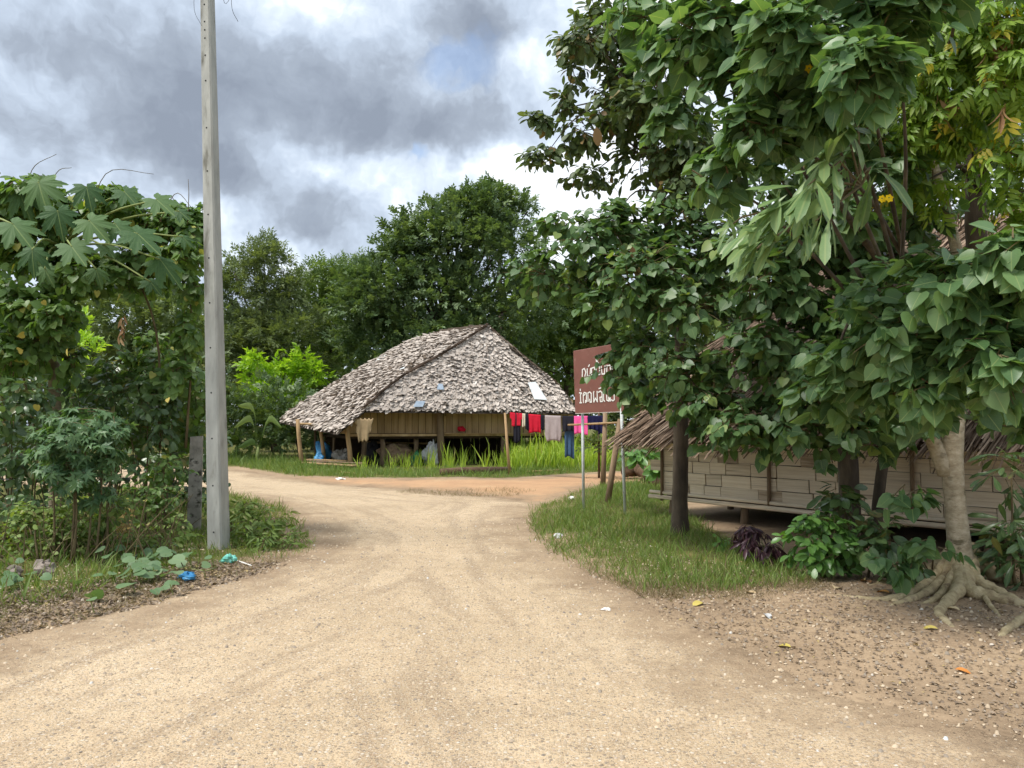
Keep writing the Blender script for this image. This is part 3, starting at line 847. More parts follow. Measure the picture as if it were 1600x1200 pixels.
for bx, by, tx, ty, r, mt in ((473, 732, 465, 655, .08, M_pole), (507, 728, 499, 655, .075, M_pole), (548, 733, 540, 655, .085, M_pole), (567, 730, 573, 640, .10, M_wood), (493, 722, 491, 650, .06, M_wood), (520, 722, 523, 650, .06, M_wood)):
    post(bx, by, tx, ty, r, mt)
MB().tube([P(466, 662, 28.2), P(541, 664, 27.6)], .045, 6).build('eave_pole', M_pole, house)
MB().tube([P(565, 691, 29), P(672, 693, 29.4)], .04, 6).build('rail', M_pole, house)
MB().tube([P(694, 650, 28.1) , P(694, 676, 28.1)], .07, 8).build('corner_batten', M_plank, house)

# ------------------------------------------------------------------ things about the house
def lump(c, rx, ry, rz_, seed, amp=.22, seg=14, rings=9):
    m = MB(); r_ = random.Random(seed); ph = [r_.uniform(0, 6.3) for _ in range(8)]
    for i in range(rings + 1):
        th = math.pi * i / rings
        for j in range(seg):
            a = 2 * math.pi * j / seg
            d = 1 + amp * (math.sin(2 * a + ph[0]) * math.sin(th * 2 + ph[1]) * .6 + math.sin(3 * a + ph[2] + th * 3) * .4 + math.sin(5 * a + ph[3] - th * 4) * .25) + r_.uniform(-amp, amp) * .2
            m.v.append((c[0] + rx * d * math.sin(th) * math.cos(a), c[1] + ry * d * math.sin(th) * math.sin(a), max(c[2] + rz_ * d * math.cos(th), c[2] - rz_ * .75)))
            if i:
                p, q = (i - 1) * seg + j, (i - 1) * seg + (j + 1) % seg; m.f.append((p, p + seg, q + seg, q))
    return m
M_sackw = pmat('white_sacking', [(0, s(150, 150, 150)), (0.5, s(190, 190, 188)), (1, s(212, 212, 208))], 9, 0.7, bump=.6, bscale=20)
M_sackb = pmat('brown_sacking', [(0, s(104, 84, 64)), (0.5, s(140, 116, 92)), (1, s(164, 142, 116))], 9, 0.8, bump=.6, bscale=20)
M_blue = pmat('blue_plastic', [(0, s(40, 96, 140)), (0.5, s(60, 130, 178)), (1, s(110, 170, 204))], 7, 0.4, bump=.6, bscale=20)
M_greenp = pmat('green_plastic', [(0, s(40, 120, 84)), (1, s(74, 168, 120))], 7, 0.4, bump=.6, bscale=20)
M_dark = pmat('dark_cloth_bundle', [(0, s(34, 34, 38)), (1, s(66, 64, 66))], 7, 0.8, bump=.5)
def bag(name, label, cat, px, py, w, h, mat, seed, D=None, amp=.5):
    b = ground(px, py) if D is None else on(P(px, py, D))
    o = lump((b.x, b.y, b.z + h * .42), w / 2, w / 2.4, h * .56, seed, amp, 22, 14).build(name, mat, None, True, origin=b)
    tag(o, label, cat); return o
bag('sack', 'white crumpled sack beside the corner post under the thatched house', 'sack', 676, 733, .6, .75, M_sackw, 1, 28.0)
bag('tarpaulin_heap', 'brown tarpaulin heap under the floor of the thatched house', 'heap', 622, 732, 1.3, .7, M_sackb, 2, 28.3)
bag('plastic_bag', 'green plastic bag between the tarpaulin heap and white sack', 'bag', 650, 734, .35, .45, M_greenp, 3, 27.9)
bag('water_container', 'blue plastic container behind the poles of the lean-to', 'container', 505, 727, .55, .7, M_blue, 4, 28.9)
bag('plastic_bag', 'small bright blue bag low at the left lean-to poles', 'bag', 498, 729, .4, .35, M_blue, 5, 28.3)
bag('cloth_bundle', 'dark bundle under the house beside the hanging beige cloth', 'bundle', 583, 731, .7, .75, M_dark, 6, 28.4)
bag('cloth_bundle', 'greyish bundle on the ground inside the lean-to', 'bundle', 535, 729, .6, .5, M_concold, 8, 28.6)
# low platform of boards in front of the lean-to
pf = thing('plank_platform', 'low platform of loose grey boards at the lean-to poles', 'platform', ground(515, 734))
for i, (x0, y0, x1, y1) in enumerate(((476, 733, 556, 738), (478, 731, 570, 735), (480, 729, 545, 732))):
    a, b = ground(x0, y0), ground(x1, y1)
    MB().beam(a + Vector((0, 0, .16 + .02 * i)), b + Vector((0, 0, .15 + .02 * i)), .28, .03).build('board', M_pole if i != 1 else M_wood, pf)
for x, y in ((482, 733), (550, 737)): MB().box(ground(x, y) + Vector((0, .1, .06)), .14, .5, .13).build('block', M_wood, pf)
o = MB().hexa([ground(522, 739) + Vector((0, 0, z)) for z in (0,)] * 0 + [P(524, 737, 25.6), P(543, 741, 25.4), P(550, 733, 26.2), P(533, 729, 26.4), P(524, 736, 25.6), P(543, 740, 25.4), P(550, 732, 26.2), P(533, 728, 26.4)]).build('cardboard', M_sackb, None, origin=P(536, 737, 25.6))
tag(o, 'flattened tan cardboard lying on the board platform', 'cardboard')
for nm, lb, pts, r in (('log', 'long dark log lying beside the track before the thatched house', [(688, 747), (720, 746), (760, 744), (797, 742)], .115),):
    m = MB().tube([ground(x, y) + Vector((0, 0, r * .8)) for x, y in pts], [r * .85, r, r, r * .9], 10, .08)
    tag(m.build(nm, M_log, None, True, origin=ground(*pts[0])), lb, 'log')
tag(MB().tube([ground(466, 738) + Vector((0, 0, .04)), ground(487, 739) + Vector((0, 0, .05))], .04, 6).build('stick', M_pole, None, True), 'pale stick in the grass left of the board platform', 'stick')
tag(MB().tube([ground(533, 743) + Vector((0, 0, .04)), ground(556, 745) + Vector((0, 0, .04))], .035, 6).build('stick', M_pole, None, True), 'pale stick in the grass right of the board platform', 'stick')
tag(MB().tube([ground(822, 742) + Vector((0, 0, .04)), ground(874, 740) + Vector((0, 0, .05))], .03, 6).build('stick', M_pole, None, True), 'long pale stick at the foot of the bright tall grass', 'stick')

# ------------------------------------------------------------------ washing line
def cloth_mat(name, c, c2=None):
    c2 = c2 or tuple(x * .7 for x in c)
    return pmat(name, [(0, c2), (1, c)], 6, 0.9, bump=.4, bscale=12, spec=.1)
p1 = ground(797, 746)
tag(MB().tube([p1 - Vector((0, 0, .1)), P(793, 700, p1.y), P(789, 645, p1.y)], [.045, .042, .035], 8, .08).build('line_prop', M_pole, None, True, origin=p1), 'thin pale pole holding the left end of the washing line', 'pole')
q1, q2, q3 = ground(942, 762), ground(948, 790), ground(936, 750)
tag(MB().tube([q1 - Vector((0, 0, .1)), P(944, 710, q1.y), P(946, 640, q1.y)], [.07, .062, .055], 8, .08).build('wooden_pole', M_wood, None, True, origin=q1), 'upright grey wooden pole behind the brown sign', 'pole')
tag(MB().tube([q2 - Vector((0, 0, .1)), P(957, 735, q2.y), P(969, 655, q2.y + .1)], [.06, .056, .05], 8, .08).build('wooden_pole', M_wood, None, True, origin=q2), 'leaning wooden pole between the two sign posts', 'pole')
tag(MB().tube([q3 - Vector((0, 0, .1)), P(936, 640, q3.y)], [.035, .03], 8, .08).build('wooden_pole', M_log, None, True, origin=q3), 'thin dark pole standing left of the upright wooden pole', 'pole')
LD0, LD1 = p1.y, q1.y + 1.5
def line_at(px):
    t = (px - 789) / (945 - 789); D = LD0 + (LD1 - LD0) * t
    return P(px, 644 + 6 * t + 3 * math.sin(math.pi * t), D)
tag(MB().tube([line_at(x) for x in range(789, 950, 8)], .008, 5).build('washing_line', M_wire, None), 'thin rope washing line strung to the right from the pole', 'rope')
tag(MB().tube([P(888, 664, 20.0), P(975, 660, 18.5)], .03, 6, .05).build('bamboo_rail', M_pole, None, True), 'horizontal bamboo rail across the poles behind the sign', 'rail')
def garment(name, label, px0, px1, drop, mat, outline=None, back=.6, py=None, seed=0, lap=True):
    """cloth hung over the line: a front flap, a back flap, soft vertical folds"""
    r_ = random.Random(seed); ph = r_.uniform(0, 6)
    nu, nv = 14, 12
    m = MB(); thick = .012
    D = line_at(px0).y
    for sgn_, dr in ((-1, drop), (1, drop * back)) if lap else ((-1, drop),):
        n0 = len(m.v)
        for j in range(nv + 1):
            v = j / nv
            lo, hi = (0, 1) if outline is None else outline(v)
            for i in range(nu + 1):
                u = lo + (hi - lo) * i / nu
                p = line_at(px0 + (px1 - px0) * u) if py is None else P(px0 + (px1 - px0) * u, py, D)
                fold = .03 * math.sin(u * 13 + ph + v) * v + .018 * math.sin(u * 29 + ph * 2) * v
                p = p + Vector((0, sgn_ * (.014 + .035 * v) + fold, -dr * v * (1 + .05 * math.sin(u * 5 + ph)) + .012))
                m.v.append(tuple(p))
        for j in range(nv):
            for i in range(nu):
                a = n0 + j * (nu + 1) + i; m.f.append((a, a + 1, a + nu + 2, a + nu + 1))
    o = m.build(name, mat, None, True, origin=line_at((px0 + px1) / 2) if py is None else P((px0 + px1) / 2, py, D))
    md = o.modifiers.new('thickness', 'SOLIDIFY'); md.thickness = .008
    tag(o, label, 'laundry', 'washing on the line')
C_red, C_dark, C_grey = cloth_mat('red_cloth', s(196, 36, 56)), cloth_mat('black_cloth', s(40, 40, 48)), cloth_mat('grey_cloth', s(168, 156, 154))
C_pink, C_navy, C_jean = cloth_mat('pink_cloth', s(238, 96, 158)), cloth_mat('navy_cloth', s(34, 34, 66)), cloth_mat('denim', s(70, 98, 128))
C_beige, C_cream = cloth_mat('beige_cloth', s(168, 146, 112)), cloth_mat('cream_cloth', s(210, 200, 176))
PXM = lambda px: px / F * 23.0
garment('shirt', 'red shirt bunched at the left end of the washing line', 797, 818, PXM(20), C_red, lambda v: (0, 1) if v < .45 else (.12, .8), seed=1)
garment('trousers', 'dark trousers hanging under the bunched red shirt', 802, 813, PXM(44), C_dark, seed=2, back=.5)
garment('cloth', 'small cream cloth between the red shirt and the red towel', 816, 822, PXM(20), C_cream, seed=3)
garment('towel', 'red towel hanging on the washing line between dark cloths', 826, 845, PXM(27), C_red, seed=4)
garment('cloth', 'narrow black cloth at the left edge of the red towel', 821, 826, PXM(24), C_dark, seed=5)
garment('cloth', 'narrow black cloth at the right edge of the red towel', 845, 850, PXM(22), C_dark, seed=6)
garment('shirt', 'grey shirt hanging upside down on the washing line', 850, 878, PXM(38), C_grey, lambda v: (.06 - .05 * v, .94 + .05 * v) if v < .75 else (.04 + .5 * (v - .75), .97 - .4 * (v - .75)), seed=7)
garment('cloth', 'black cloth hanging between grey shirt and pink towel', 879, 897, PXM(22), C_dark, seed=8)
garment('towel', 'bright pink towel hanging behind the left sign post', 897, 918, PXM(26), C_pink, seed=9)
garment('shorts', 'navy blue shorts hanging right of the pink towel', 919, 934, PXM(20), C_navy, lambda v: (0, 1), seed=10)
garment('cloth', 'dark navy cloth at the right end of the washing line', 934, 945, PXM(26), C_navy, seed=11)
garment('jeans', 'faded blue jeans hanging low behind the black cloth', 882, 897, PXM(44), C_jean, seed=12, py=668, lap=False)
def beige_outline(v): return (.0, 1.0) if v < .25 else ((.14, .92) if v < .6 else (.2 + .2 * (v - .6), .8 - .1 * (v - .6)))
_l = line_at
def line_at(px): return P(px, 655 + 1.5 * math.sin(px), 26.2)
garment('shirt', 'beige shirt hanging from the post left of the plank wall', 553, 583, 36 / F * 26.2, C_beige, beige_outline, seed=13)
line_at = _l
tag(lump((P(721, 671, 28.05)), .13, .08, .10, 9, .5, 20, 12).build('hanging_bag', C_red, None, True, origin=P(721, 667, 28.2)), 'small red and pink bag on the ledge of the plank wall', 'bag')

# ================================================================== bamboo hut on the right
U = Vector((.618, -.786, 0)); NIN = Vector((.786, .618, 0)); NO = -NIN
WL = Vector((2.52, 13.0, 0))
LEN = 9.0; Z0, Z1 = .40, 1.75
hut = thing('bamboo_hut', 'low bamboo hut with grass thatch behind the trees on the right', 'hut', WL)
MB().hexa([WL + NIN * .05 + Vector((0, 0, Z0)), WL + U * LEN + NIN * .05 + Vector((0, 0, Z0)), WL + U * LEN + NIN * .09 + Vector((0, 0, Z0)), WL + NIN * .09 + Vector((0, 0, Z0)),
           WL + NIN * .05 + Vector((0, 0, Z1)), WL + U * LEN + NIN * .05 + Vector((0, 0, Z1)), WL + U * LEN + NIN * .09 + Vector((0, 0, Z1)), WL + NIN * .09 + Vector((0, 0, Z1))]).build('wall', M_bamdark, hut)
rowh = .185
for r_ in range(7):
    x = -.25 if r_ == 2 else random.uniform(-.05, 0.0)
    while x < LEN:
        w = random.choice((.3, .36, .42, .5, .62)) * random.uniform(.9, 1.1)
        a = WL + U * x + NO * random.uniform(-.012, .012); b = WL + U * min(x + w - .012, LEN) + NO * random.uniform(-.012, .012)
        z0 = Z0 + .02 + r_ * rowh + random.uniform(-.004, .004); z1 = z0 + rowh - .007
        tl = random.uniform(-.006, .006)
        MB().hexa([a + Vector((0, 0, z0)), b + Vector((0, 0, z0 + tl)), b + NIN * .02 + Vector((0, 0, z0 + tl)), a + NIN * .02 + Vector((0, 0, z0)),
                   a + NO * .008 + Vector((0, 0, z1)), b + NO * .008 + Vector((0, 0, z1 + tl)), b + NIN * .02 + Vector((0, 0, z1 + tl)), a + NIN * .02 + Vector((0, 0, z1))]).build('bamboo_slat', (M_bamboo if random.random() < .86 else M_bamboo2), hut, origin=a)
        x += w
for i in range(6):                            # end wall
    a = WL + NIN * (.06 + i * .62)
    for r_ in range(6):
        z0 = Z0 + .02 + r_ * rowh
        MB().hexa([a + U * .02 + Vector((0, 0, z0)), a + NIN * .6 + U * .02 + Vector((0, 0, z0)), a + NIN * .6 + U * .05 + Vector((0, 0, z0)), a + U * .05 + Vector((0, 0, z0)),
                   a + U * .02 + Vector((0, 0, z0 + .186)), a + NIN * .6 + U * .02 + Vector((0, 0, z0 + .186)), a + NIN * .6 + U * .05 + Vector((0, 0, z0 + .186)), a + U * .05 + Vector((0, 0, z0 + .186))]).build('bamboo_slat', M_bamboo, hut, origin=a)
for x in (.02, 2.05, 4.1, 6.2, 8.2):
    MB().tube([WL + U * x + NO * .045 + Vector((0, 0, Z0 - .1)), WL + U * x + NO * .045 + Vector((.01, 0, Z1 - .1))], .028, 7, .08).build('batten', M_wood, hut, True)
for dz, o_, r_ in ((-.04, .05, .035), (.035, .03, .028)):
    MB().tube([WL - U * .25 + NO * o_ + Vector((0, 0, Z0 + dz)), WL + U * 4 + NO * (o_ + .02) + Vector((0, 0, Z0 + dz - .02)), WL + U * LEN + NO * o_ + Vector((0, 0, Z0 + dz))], r_, 8, .05).build('sill_pole', M_bamboo, hut, True)
for x in (.1, 1.5, 3.2, 4.9, 6.6, 8.3):
    for d in (.12, 1.7, 3.4):
        p = WL + U * x + NIN * d
        MB().tube([on(p, -.1), on(p) + Vector((.02, 0, Z0 - .1))], .06, 8, .1).build('stilt', M_wood, hut, True, origin=p)
MB().hexa([WL + NIN * .1 + Vector((0, 0, Z0 - .06)), WL + U * LEN + NIN * .1 + Vector((0, 0, Z0 - .06)), WL + U * LEN + NIN * 3.8 + Vector((0, 0, Z0 - .06)), WL + NIN * 3.8 + Vector((0, 0, Z0 - .06)),
           WL + NIN * .1 + Vector((0, 0, Z0)), WL + U * LEN + NIN * .1 + Vector((0, 0, Z0)), WL + U * LEN + NIN * 3.8 + Vector((0, 0, Z0)), WL + NIN * 3.8 + Vector((0, 0, Z0))]).build('floor', M_bamdark, hut)
MB().hexa([WL + NIN * 3.75 + Vector((0, 0, -.05)), WL + U * LEN + NIN * 3.75 + Vector((0, 0, -.05)), WL + U * LEN + NIN * 3.8 + Vector((0, 0, -.05)), WL + NIN * 3.8 + Vector((0, 0, -.05)),
           WL + NIN * 3.75 + Vector((0, 0, 2)), WL + U * LEN + NIN * 3.75 + Vector((0, 0, 2)), WL + U * LEN + NIN * 3.8 + Vector((0, 0, 2)), WL + NIN * 3.8 + Vector((0, 0, 2))]).build('rear_wall', M_bamdark, hut)
E0 = WL - U * .35 + NO * .6 + Vector((0, 0, 1.36)); E1 = WL + U * (LEN + .6) + NO * .6 + Vector((0, 0, 1.36))
RG0 = WL - U * .1 + NIN * 1.9 + Vector((0, 0, 4.3)); RG1 = WL + U * (LEN + .4) + NIN * 1.9 + Vector((0, 0, 4.3))
X0 = WL - U * .35 + NIN * 4.4 + Vector((0, 0, 1.36)); X1 = WL + U * (LEN + .6) + NIN * 4.4 + Vector((0, 0, 1.36))
RGH = WL + U * 1.6 + NIN * 1.9 + Vector((0, 0, 4.3))
def straw_slope(e0, e1, r0, r1, n):
    nn = (e1 - e0).cross(r0 - e0).normalized()
    if nn.z < 0: nn = -nn
    t = -nn * .14
    sl_ = MB().hexa([e0 + t, e1 + t, r1 + t, r0 + t, e0, e1, r1, r0]).build('roof_slope', M_bamdark, hut)
    v = 1 - np.sqrt(rng.random(n)) if (r1 - r0).length < .2 else rng.random(n)
    u = rng.random(n)
    e0, e1, r0, r1, na = (np.array(tuple(q)) for q in (e0, e1, r0, r1, nn))
    bot = e0 + (e1 - e0) * u[:, None]; tp = r0 + (r1 - r0) * u[:, None]
    p = bot + (tp - bot) * v[:, None]
    dn = unit(bot - tp)
    sz = rng.uniform(.45, .8, n)
    o = link('thatch', leaf_mesh('thatch', 'straw', p - dn * .35 + na * rng.uniform(.0, .06, (n, 1)), dn + na * rng.normal(.07, .05, (n, 1)) + rng.normal(0, .09, (n, 3)), na + rng.normal(0, .4, (n, 3)), sz, M_straw), sl_)
    o['kind'] = 'stuff'
straw_slope(E0, E1, RGH, RG1, 26000)
straw_slope(X0, E0, RGH, RGH + Vector((.01, .01, 0)), 9000)
straw_slope(X0, X1, RGH, RG1, 2500)

# ================================================================== foliage materials
g = lambda r, g_, b: (r, g_, b)
M_heart = leafmat('heart_leaf', g(.056, .122, .046), g(.098, .190, .070), g(.165, .270, .105), g(.22, .34, .10), .07, .34, .40, .75)
M_heartd = leafmat('dark_heart_leaf', g(.050, .108, .040), g(.088, .168, .060), g(.145, .235, .085), g(.24, .32, .09), .05, .34, .42, .5)
M_dusky = leafmat('dusky_leaf', g(.056, .092, .036), g(.090, .136, .052), g(.140, .185, .070), g(.24, .15, .06), .03, .3, .45, .3)
M_lance = leafmat('long_leaf', g(0.093, 0.163, 0.062), g(0.147, 0.248, 0.093), g(0.233, 0.333, 0.139), None, 0, .3, .4, .6)
M_lime = leafmat('lime_leaf', g(0.092, 0.172, 0.023), g(0.172, 0.299, 0.040), g(0.299, 0.414, 0.057), g(0.632, 0.517, 0.057), .04, .38, .45)
M_papaya = leafmat('papaya_leaf', g(.042, .098, .036), g(.070, .142, .050), g(.112, .195, .072), None, 0, .3, .62, .6, .25)
M_chaya = leafmat('chaya_leaf', g(.055, .125, .052), g(.092, .180, .074), g(.145, .240, .10), None, 0, .32, .45, .5)
M_vine = leafmat('vine_leaf', g(.068, .135, .034), g(.115, .210, .052), g(.195, .300, .085), g(.55, .52, .14), .025, .38, .45, .2)
M_gloss = leafmat('glossy_leaf', g(.050, .098, .036), g(.082, .145, .052), g(.135, .205, .075), g(.20, .18, .06), .04, .28, .3, .2, .5)
M_shrub = leafmat('bright_shrub_leaf', g(0.060, 0.144, 0.030), g(0.102, 0.228, 0.048), g(0.168, 0.324, 0.072), None, 0, .3, .32, .4)
M_purple = leafmat('purple_leaf', g(0.030, 0.012, 0.016), g(0.050, 0.018, 0.026), g(0.075, 0.030, 0.040), None, 0, .15, .4)
M_pump = leafmat('gourd_leaf', g(0.090, 0.170, 0.070), g(0.130, 0.220, 0.100), g(0.190, 0.280, 0.140), None, 0, .28, .5, .4)
M_far = leafmat('far_leaf', g(.076, .118, .044), g(.125, .178, .062), g(.195, .250, .095), None, 0, .3, .5)
M_fard = leafmat('far_dark_leaf', g(.060, .108, .044), g(.105, .170, .064), g(.175, .245, .094), None, 0, .28, .5)
M_farl = leafmat('far_light_leaf', g(.085, .150, .040), g(.145, .225, .060), g(.22, .30, .09), None, 0, .34, .5)
M_fargrey = leafmat('far_grey_leaf', g(.090, .130, .056), g(.145, .195, .082), g(.21, .26, .11), None, 0, .32, .5)
M_neon = leafmat('young_leaf', g(0.152, 0.285, 0.019), g(0.266, 0.456, 0.033), g(0.399, 0.570, 0.057), None, 0, .4, .45)
M_grassg = leafmat('verge_grass', g(.090, .150, .032), g(.150, .235, .050), g(.235, .310, .085), g(.38, .33, .15), .12, .34, .6)
M_grasst = leafmat('tall_grass', g(.19, .30, .03), g(.31, .44, .05), g(.44, .54, .09), g(.48, .44, .16), .06, .4, .55)
M_dry = leafmat('dry_grass', g(0.140, 0.110, 0.050), g(0.220, 0.170, 0.090), g(0.300, 0.250, 0.140), g(0.120, 0.140, 0.040), .2, .2, .8)
M_litter = leafmat('leaf_litter', g(.120, .085, .058), g(.200, .150, .105), g(.300, .230, .165), g(.40, .30, .13), .05, .05, .8)
M_dead = leafmat('dead_leaf', g(0.220, 0.110, 0.050), g(0.340, 0.190, 0.080), g(0.420, 0.280, 0.140), None, 0, .1, .7)
M_bark = pmat('pale_bark', [(0, s(138, 124, 100)), (0.5, s(176, 162, 136)), (1, s(204, 191, 166))], 11, 0.88, bump=.9, bscale=34, stretch=(1, 1, 1.8), second=(s(112, 102, 78), 6, .56, .72))
M_barkd = pmat('dark_bark', [(0, s(52, 46, 38)), (0.5, s(80, 70, 58)), (1, s(112, 100, 82))], 7, 0.9, bump=.8, bscale=18, stretch=(1, 1, .35))
M_root = pmat('pale_root', [(0, s(140, 122, 92)), (0.5, s(180, 163, 126)), (1, s(208, 193, 158))], 14, 0.88, bump=.8, bscale=50, second=(s(128, 108, 82), 7, .54, .7))
M_twig = pmat('twig', [(0, s(84, 72, 52)), (1, s(124, 110, 78))], 6, 0.9)
M_stemg = pmat('green_stem', [(0, s(110, 124, 66)), (1, s(142, 152, 92))], 6, 0.7)
M_yel = pmat('yellow_petal', [(0, s(236, 190, 10)), (1, s(252, 222, 30))], 6, 0.6)
M_bark_papaya = pmat('papaya_bark', [(0, s(112, 100, 80)), (1, s(160, 146, 120))], 6, 0.9, stretch=(1, 1, 3), bump=.4)

M_deady = leafmat('yellow_dead_leaf', s(170, 156, 72), s(180, 164, 82), s(190, 172, 90), None, 0, .05, .7)
# ================================================================== plant builders
def leafy(clumps, leaf, per=7, droop=.8, face=.7, petiole=.25, spread=1.0, twig_r=.005, dens=1.0):
    """clumps (px, py, depth, half width px, half height px, twigs): twigs grow outward from each clump's heart, leaves alternate along them"""
    pos, tip, nrm, size, twigs = [], [], [], [], MB()
    for px, py, D, rx, ry, n in clumps:
        n = max(3, int(n * dens))
        c = np.array(tuple(P(px, py, D))); rad = 1.08 * np.array([rx, (rx + ry) * .42, ry]) * D / F
        for d in sph(n, (0, -.35, .15)):
            end = c + rad * d * rng.uniform(.7, 1.08); st = c + rad * d * rng.uniform(.0, .35) + rng.normal(0, .06, 3)
            ax = end - st; L = np.linalg.norm(ax)
            sag = np.array([0, 0, -.22 * L])
            pts = [st + ax * t + sag * (t * t) + np.array([0, 0, .12 * L * t]) for t in np.linspace(0, 1, 5)]
            twigs.tube([Vector(p) for p in pts], [twig_r * 1.6, twig_r * 1.3, twig_r, twig_r * .8, twig_r * .5], 3)
            axu = ax / max(L, 1e-6)
            sidev = np.cross(axu, np.array([0, 0, 1.])); sidev /= max(np.linalg.norm(sidev), 1e-6)
            k_ = max(3, int(rng.normal(per, 1.2)))
            for i in range(k_):
                t = .25 + .75 * (i + rng.uniform(-.3, .3)) / max(k_ - 1, 1)
                t = min(max(t, .1), 1.0)
                p = np.array(tuple(pts[int(t * 4) if t < 1 else 4])) * (1 - (t * 4 % 1)) + np.array(tuple(pts[min(int(t * 4) + 1, 4)])) * (t * 4 % 1)
                sg = 1 if i % 2 else -1
                if i == k_ - 1: sg = 0
                ln = leaf * (.45 + .75 * rng.random() ** .7)
                td = sidev * sg * spread * rng.uniform(.5, 1.0) + axu * .5 + np.array([0, 0, -1]) * droop * rng.uniform(.5, 1.3) + rng.normal(0, .22, 3)
                td /= np.linalg.norm(td)
                out = d * face + np.array([0, -.15, .7]) + rng.normal(0, .45, 3)
                pos.append(p + td * ln * petiole * rng.uniform(.5, 1.2)); tip.append(td); nrm.append(out); size.append(ln)
    return np.array(pos), np.array(tip), np.array(nrm), np.array(size), twigs
def fill(poly, n, d0, d1, r_, k_, seed):
    rr = np.random.default_rng(seed); poly = np.array(poly, float); out = []
    while len(out) < n:
        x, y = rr.uniform(poly.min(0), poly.max(0))
        if inside(poly, np.array([x]), np.array([y]))[0]: out.append((x, y, rr.uniform(d0, d1), r_ * rr.uniform(.8, 1.25), r_ * rr.uniform(.6, .95), k_))
    return out
def branches(root, fork, clumps, mat, r0=.035, every=1, sagz=.15):
    fork = [Vector(f_) for f_ in fork]
    for px, py, D, rx, ry, n in clumps[::every]:
        c = P(px, py, D)
        f_ = min(fork, key=lambda q: (q - c).length)
        k2 = fork.index(f_); nb = fork[max(0, min(len(fork) - 1, k2 + random.choice((-1, 1))))]; f_ = f_.lerp(nb, random.uniform(0, .45))
        mid = f_.lerp(c, .5) + Vector((random.uniform(-.15, .15), random.uniform(-.15, .15), sagz))
        MB().tube(curve_pts([f_, mid, c], 9), lerps([r0, r0 * .7, r0 * .25], 9), 7, .06).build('branch', mat, root, True)
def finish(root, kind, arr, mat, twig_mat=None, n_obj=300):
    pos, tip, nrm, size, tw = arr
    add_leaves(root, kind, pos, tip, nrm, size, mat, n_obj)
    if tw.v:
        o = tw.build('twigs', twig_mat or M_twig, root); o['kind'] = 'stuff'

def mass(lobes, D, leaf, per_m2, jit=1.0, depth=.8, sub=.42, bias=(0, -.6, .45), core=.25):
    """far crowns: every lobe (px, py, half w, half h) carries many small tufts of sprays"""
    pos, tip, nrm, size = [], [], [], []
    for lb in lobes:
        px, py, rx, ry = lb[:4]; d_ = D + (lb[4] if len(lb) > 4 else rng.uniform(-1, 1) * jit)
        c = np.array(tuple(P(px, py, d_))); rad = np.array([rx, (rx + ry) / 2 * depth, ry]) * d_ / F
        area = math.pi * rad[0] * rad[2]
        ns = max(6, int(area * 3.4 / (min(rad) * sub) ** 1.3 * .55))
        sd = sph(ns, bias)
        cs = c + rad * sd * rng.uniform(.45, .95, (ns, 1))
        n = int(area * per_m2)
        w = rng.random(ns) + .3; w /= w.sum()
        k_ = rng.choice(ns, n, p=w)
        sr = min(rad) * sub * (rng.random(ns) * .8 + .6)
        dd = sph(n, (0, -.25, .35))
        p = cs[k_] + dd * (sr[k_] * rng.uniform(.35, 1.12, n))[:, None] * np.array([1.15, 1, .8])
        pos.append(p)
        tip.append(dd * .8 + sd[k_] * .5 + rng.normal(0, .35, (n, 3)) + np.array([0, 0, .1]))
        nrm.append(dd * .5 + np.array([0, -.2, .8]) + rng.normal(0, .4, (n, 3)))
        size.append(leaf * rng.uniform(.6, 1.3, n))
    return tuple(map(np.concatenate, (pos, tip, nrm, size)))
def far_tree(name, label, cat, D, base_px, lobes, leaf, per_m2, mat, kind='sprig', trunk_r=.2, group=None, bark=None, **kw):
    b = on(P(base_px, 700, D))
    root = thing(name, label, cat, b, group)
    a = mass(lobes, D, leaf, per_m2, **kw)
    o = link('crown', leaf_mesh('crown', kind, *a, mat, smooth=False), root); o['kind'] = 'stuff'
    top_ = P(sum(l[0] for l in lobes) / len(lobes), sum(l[1] for l in lobes) / len(lobes), D)
    bark = bark or M_barkd
    MB().tube(curve_pts([b - Vector((0, 0, .1)), b.lerp(top_, .5) + Vector((random.uniform(-.2, .2), 0, 0)), top_], 8), lerps([trunk_r, trunk_r * .75, trunk_r * .4], 8), 8, .06).build('trunk', bark, root, True)
    fk = b.lerp(top_, .6)
    for lb in lobes:
        c = P(lb[0], lb[1], D)
        MB().tube(curve_pts([fk, fk.lerp(c, .5) + Vector((0, 0, .2)), c], 6), lerps([trunk_r * .4, trunk_r * .1], 6), 6).build('limb', bark, root, True)
    return root

# ================================================================== trees far behind
far_tree('forest_tree', 'large dark green tree rising right behind the thatched house', 'tree', 38, 690,
         [(700, 400, 110, 70), (740, 350, 75, 55), (650, 425, 85, 60), (600, 470, 80, 70), (690, 480, 130, 70), (780, 400, 65, 70), (770, 330, 45, 30), (590, 540, 80, 60), (700, 550, 150, 60), (640, 395, 25, 35), (705, 330, 22, 30), (820, 480, 70, 70), (560, 470, 40, 50), (675, 340, 20, 26), (730, 305, 16, 18), (770, 300, 22, 14), (800, 320, 24, 20), (615, 405, 20, 22), (585, 420, 16, 20), (830, 390, 18, 30), (655, 372, 20, 20), (545, 440, 18, 24), (825, 330, 12, 24)], .5, 34, M_fard, sub=.36, trunk_r=.3)
far_tree('forest_tree', 'sparse topped tree with thin grey twigs behind the house peak', 'tree', 46, 790,
         [(780, 325, 55, 30), (740, 315, 25, 20), (815, 345, 30, 32)], .55, 9, M_fargrey, 'feather', sub=.4, trunk_r=.2)
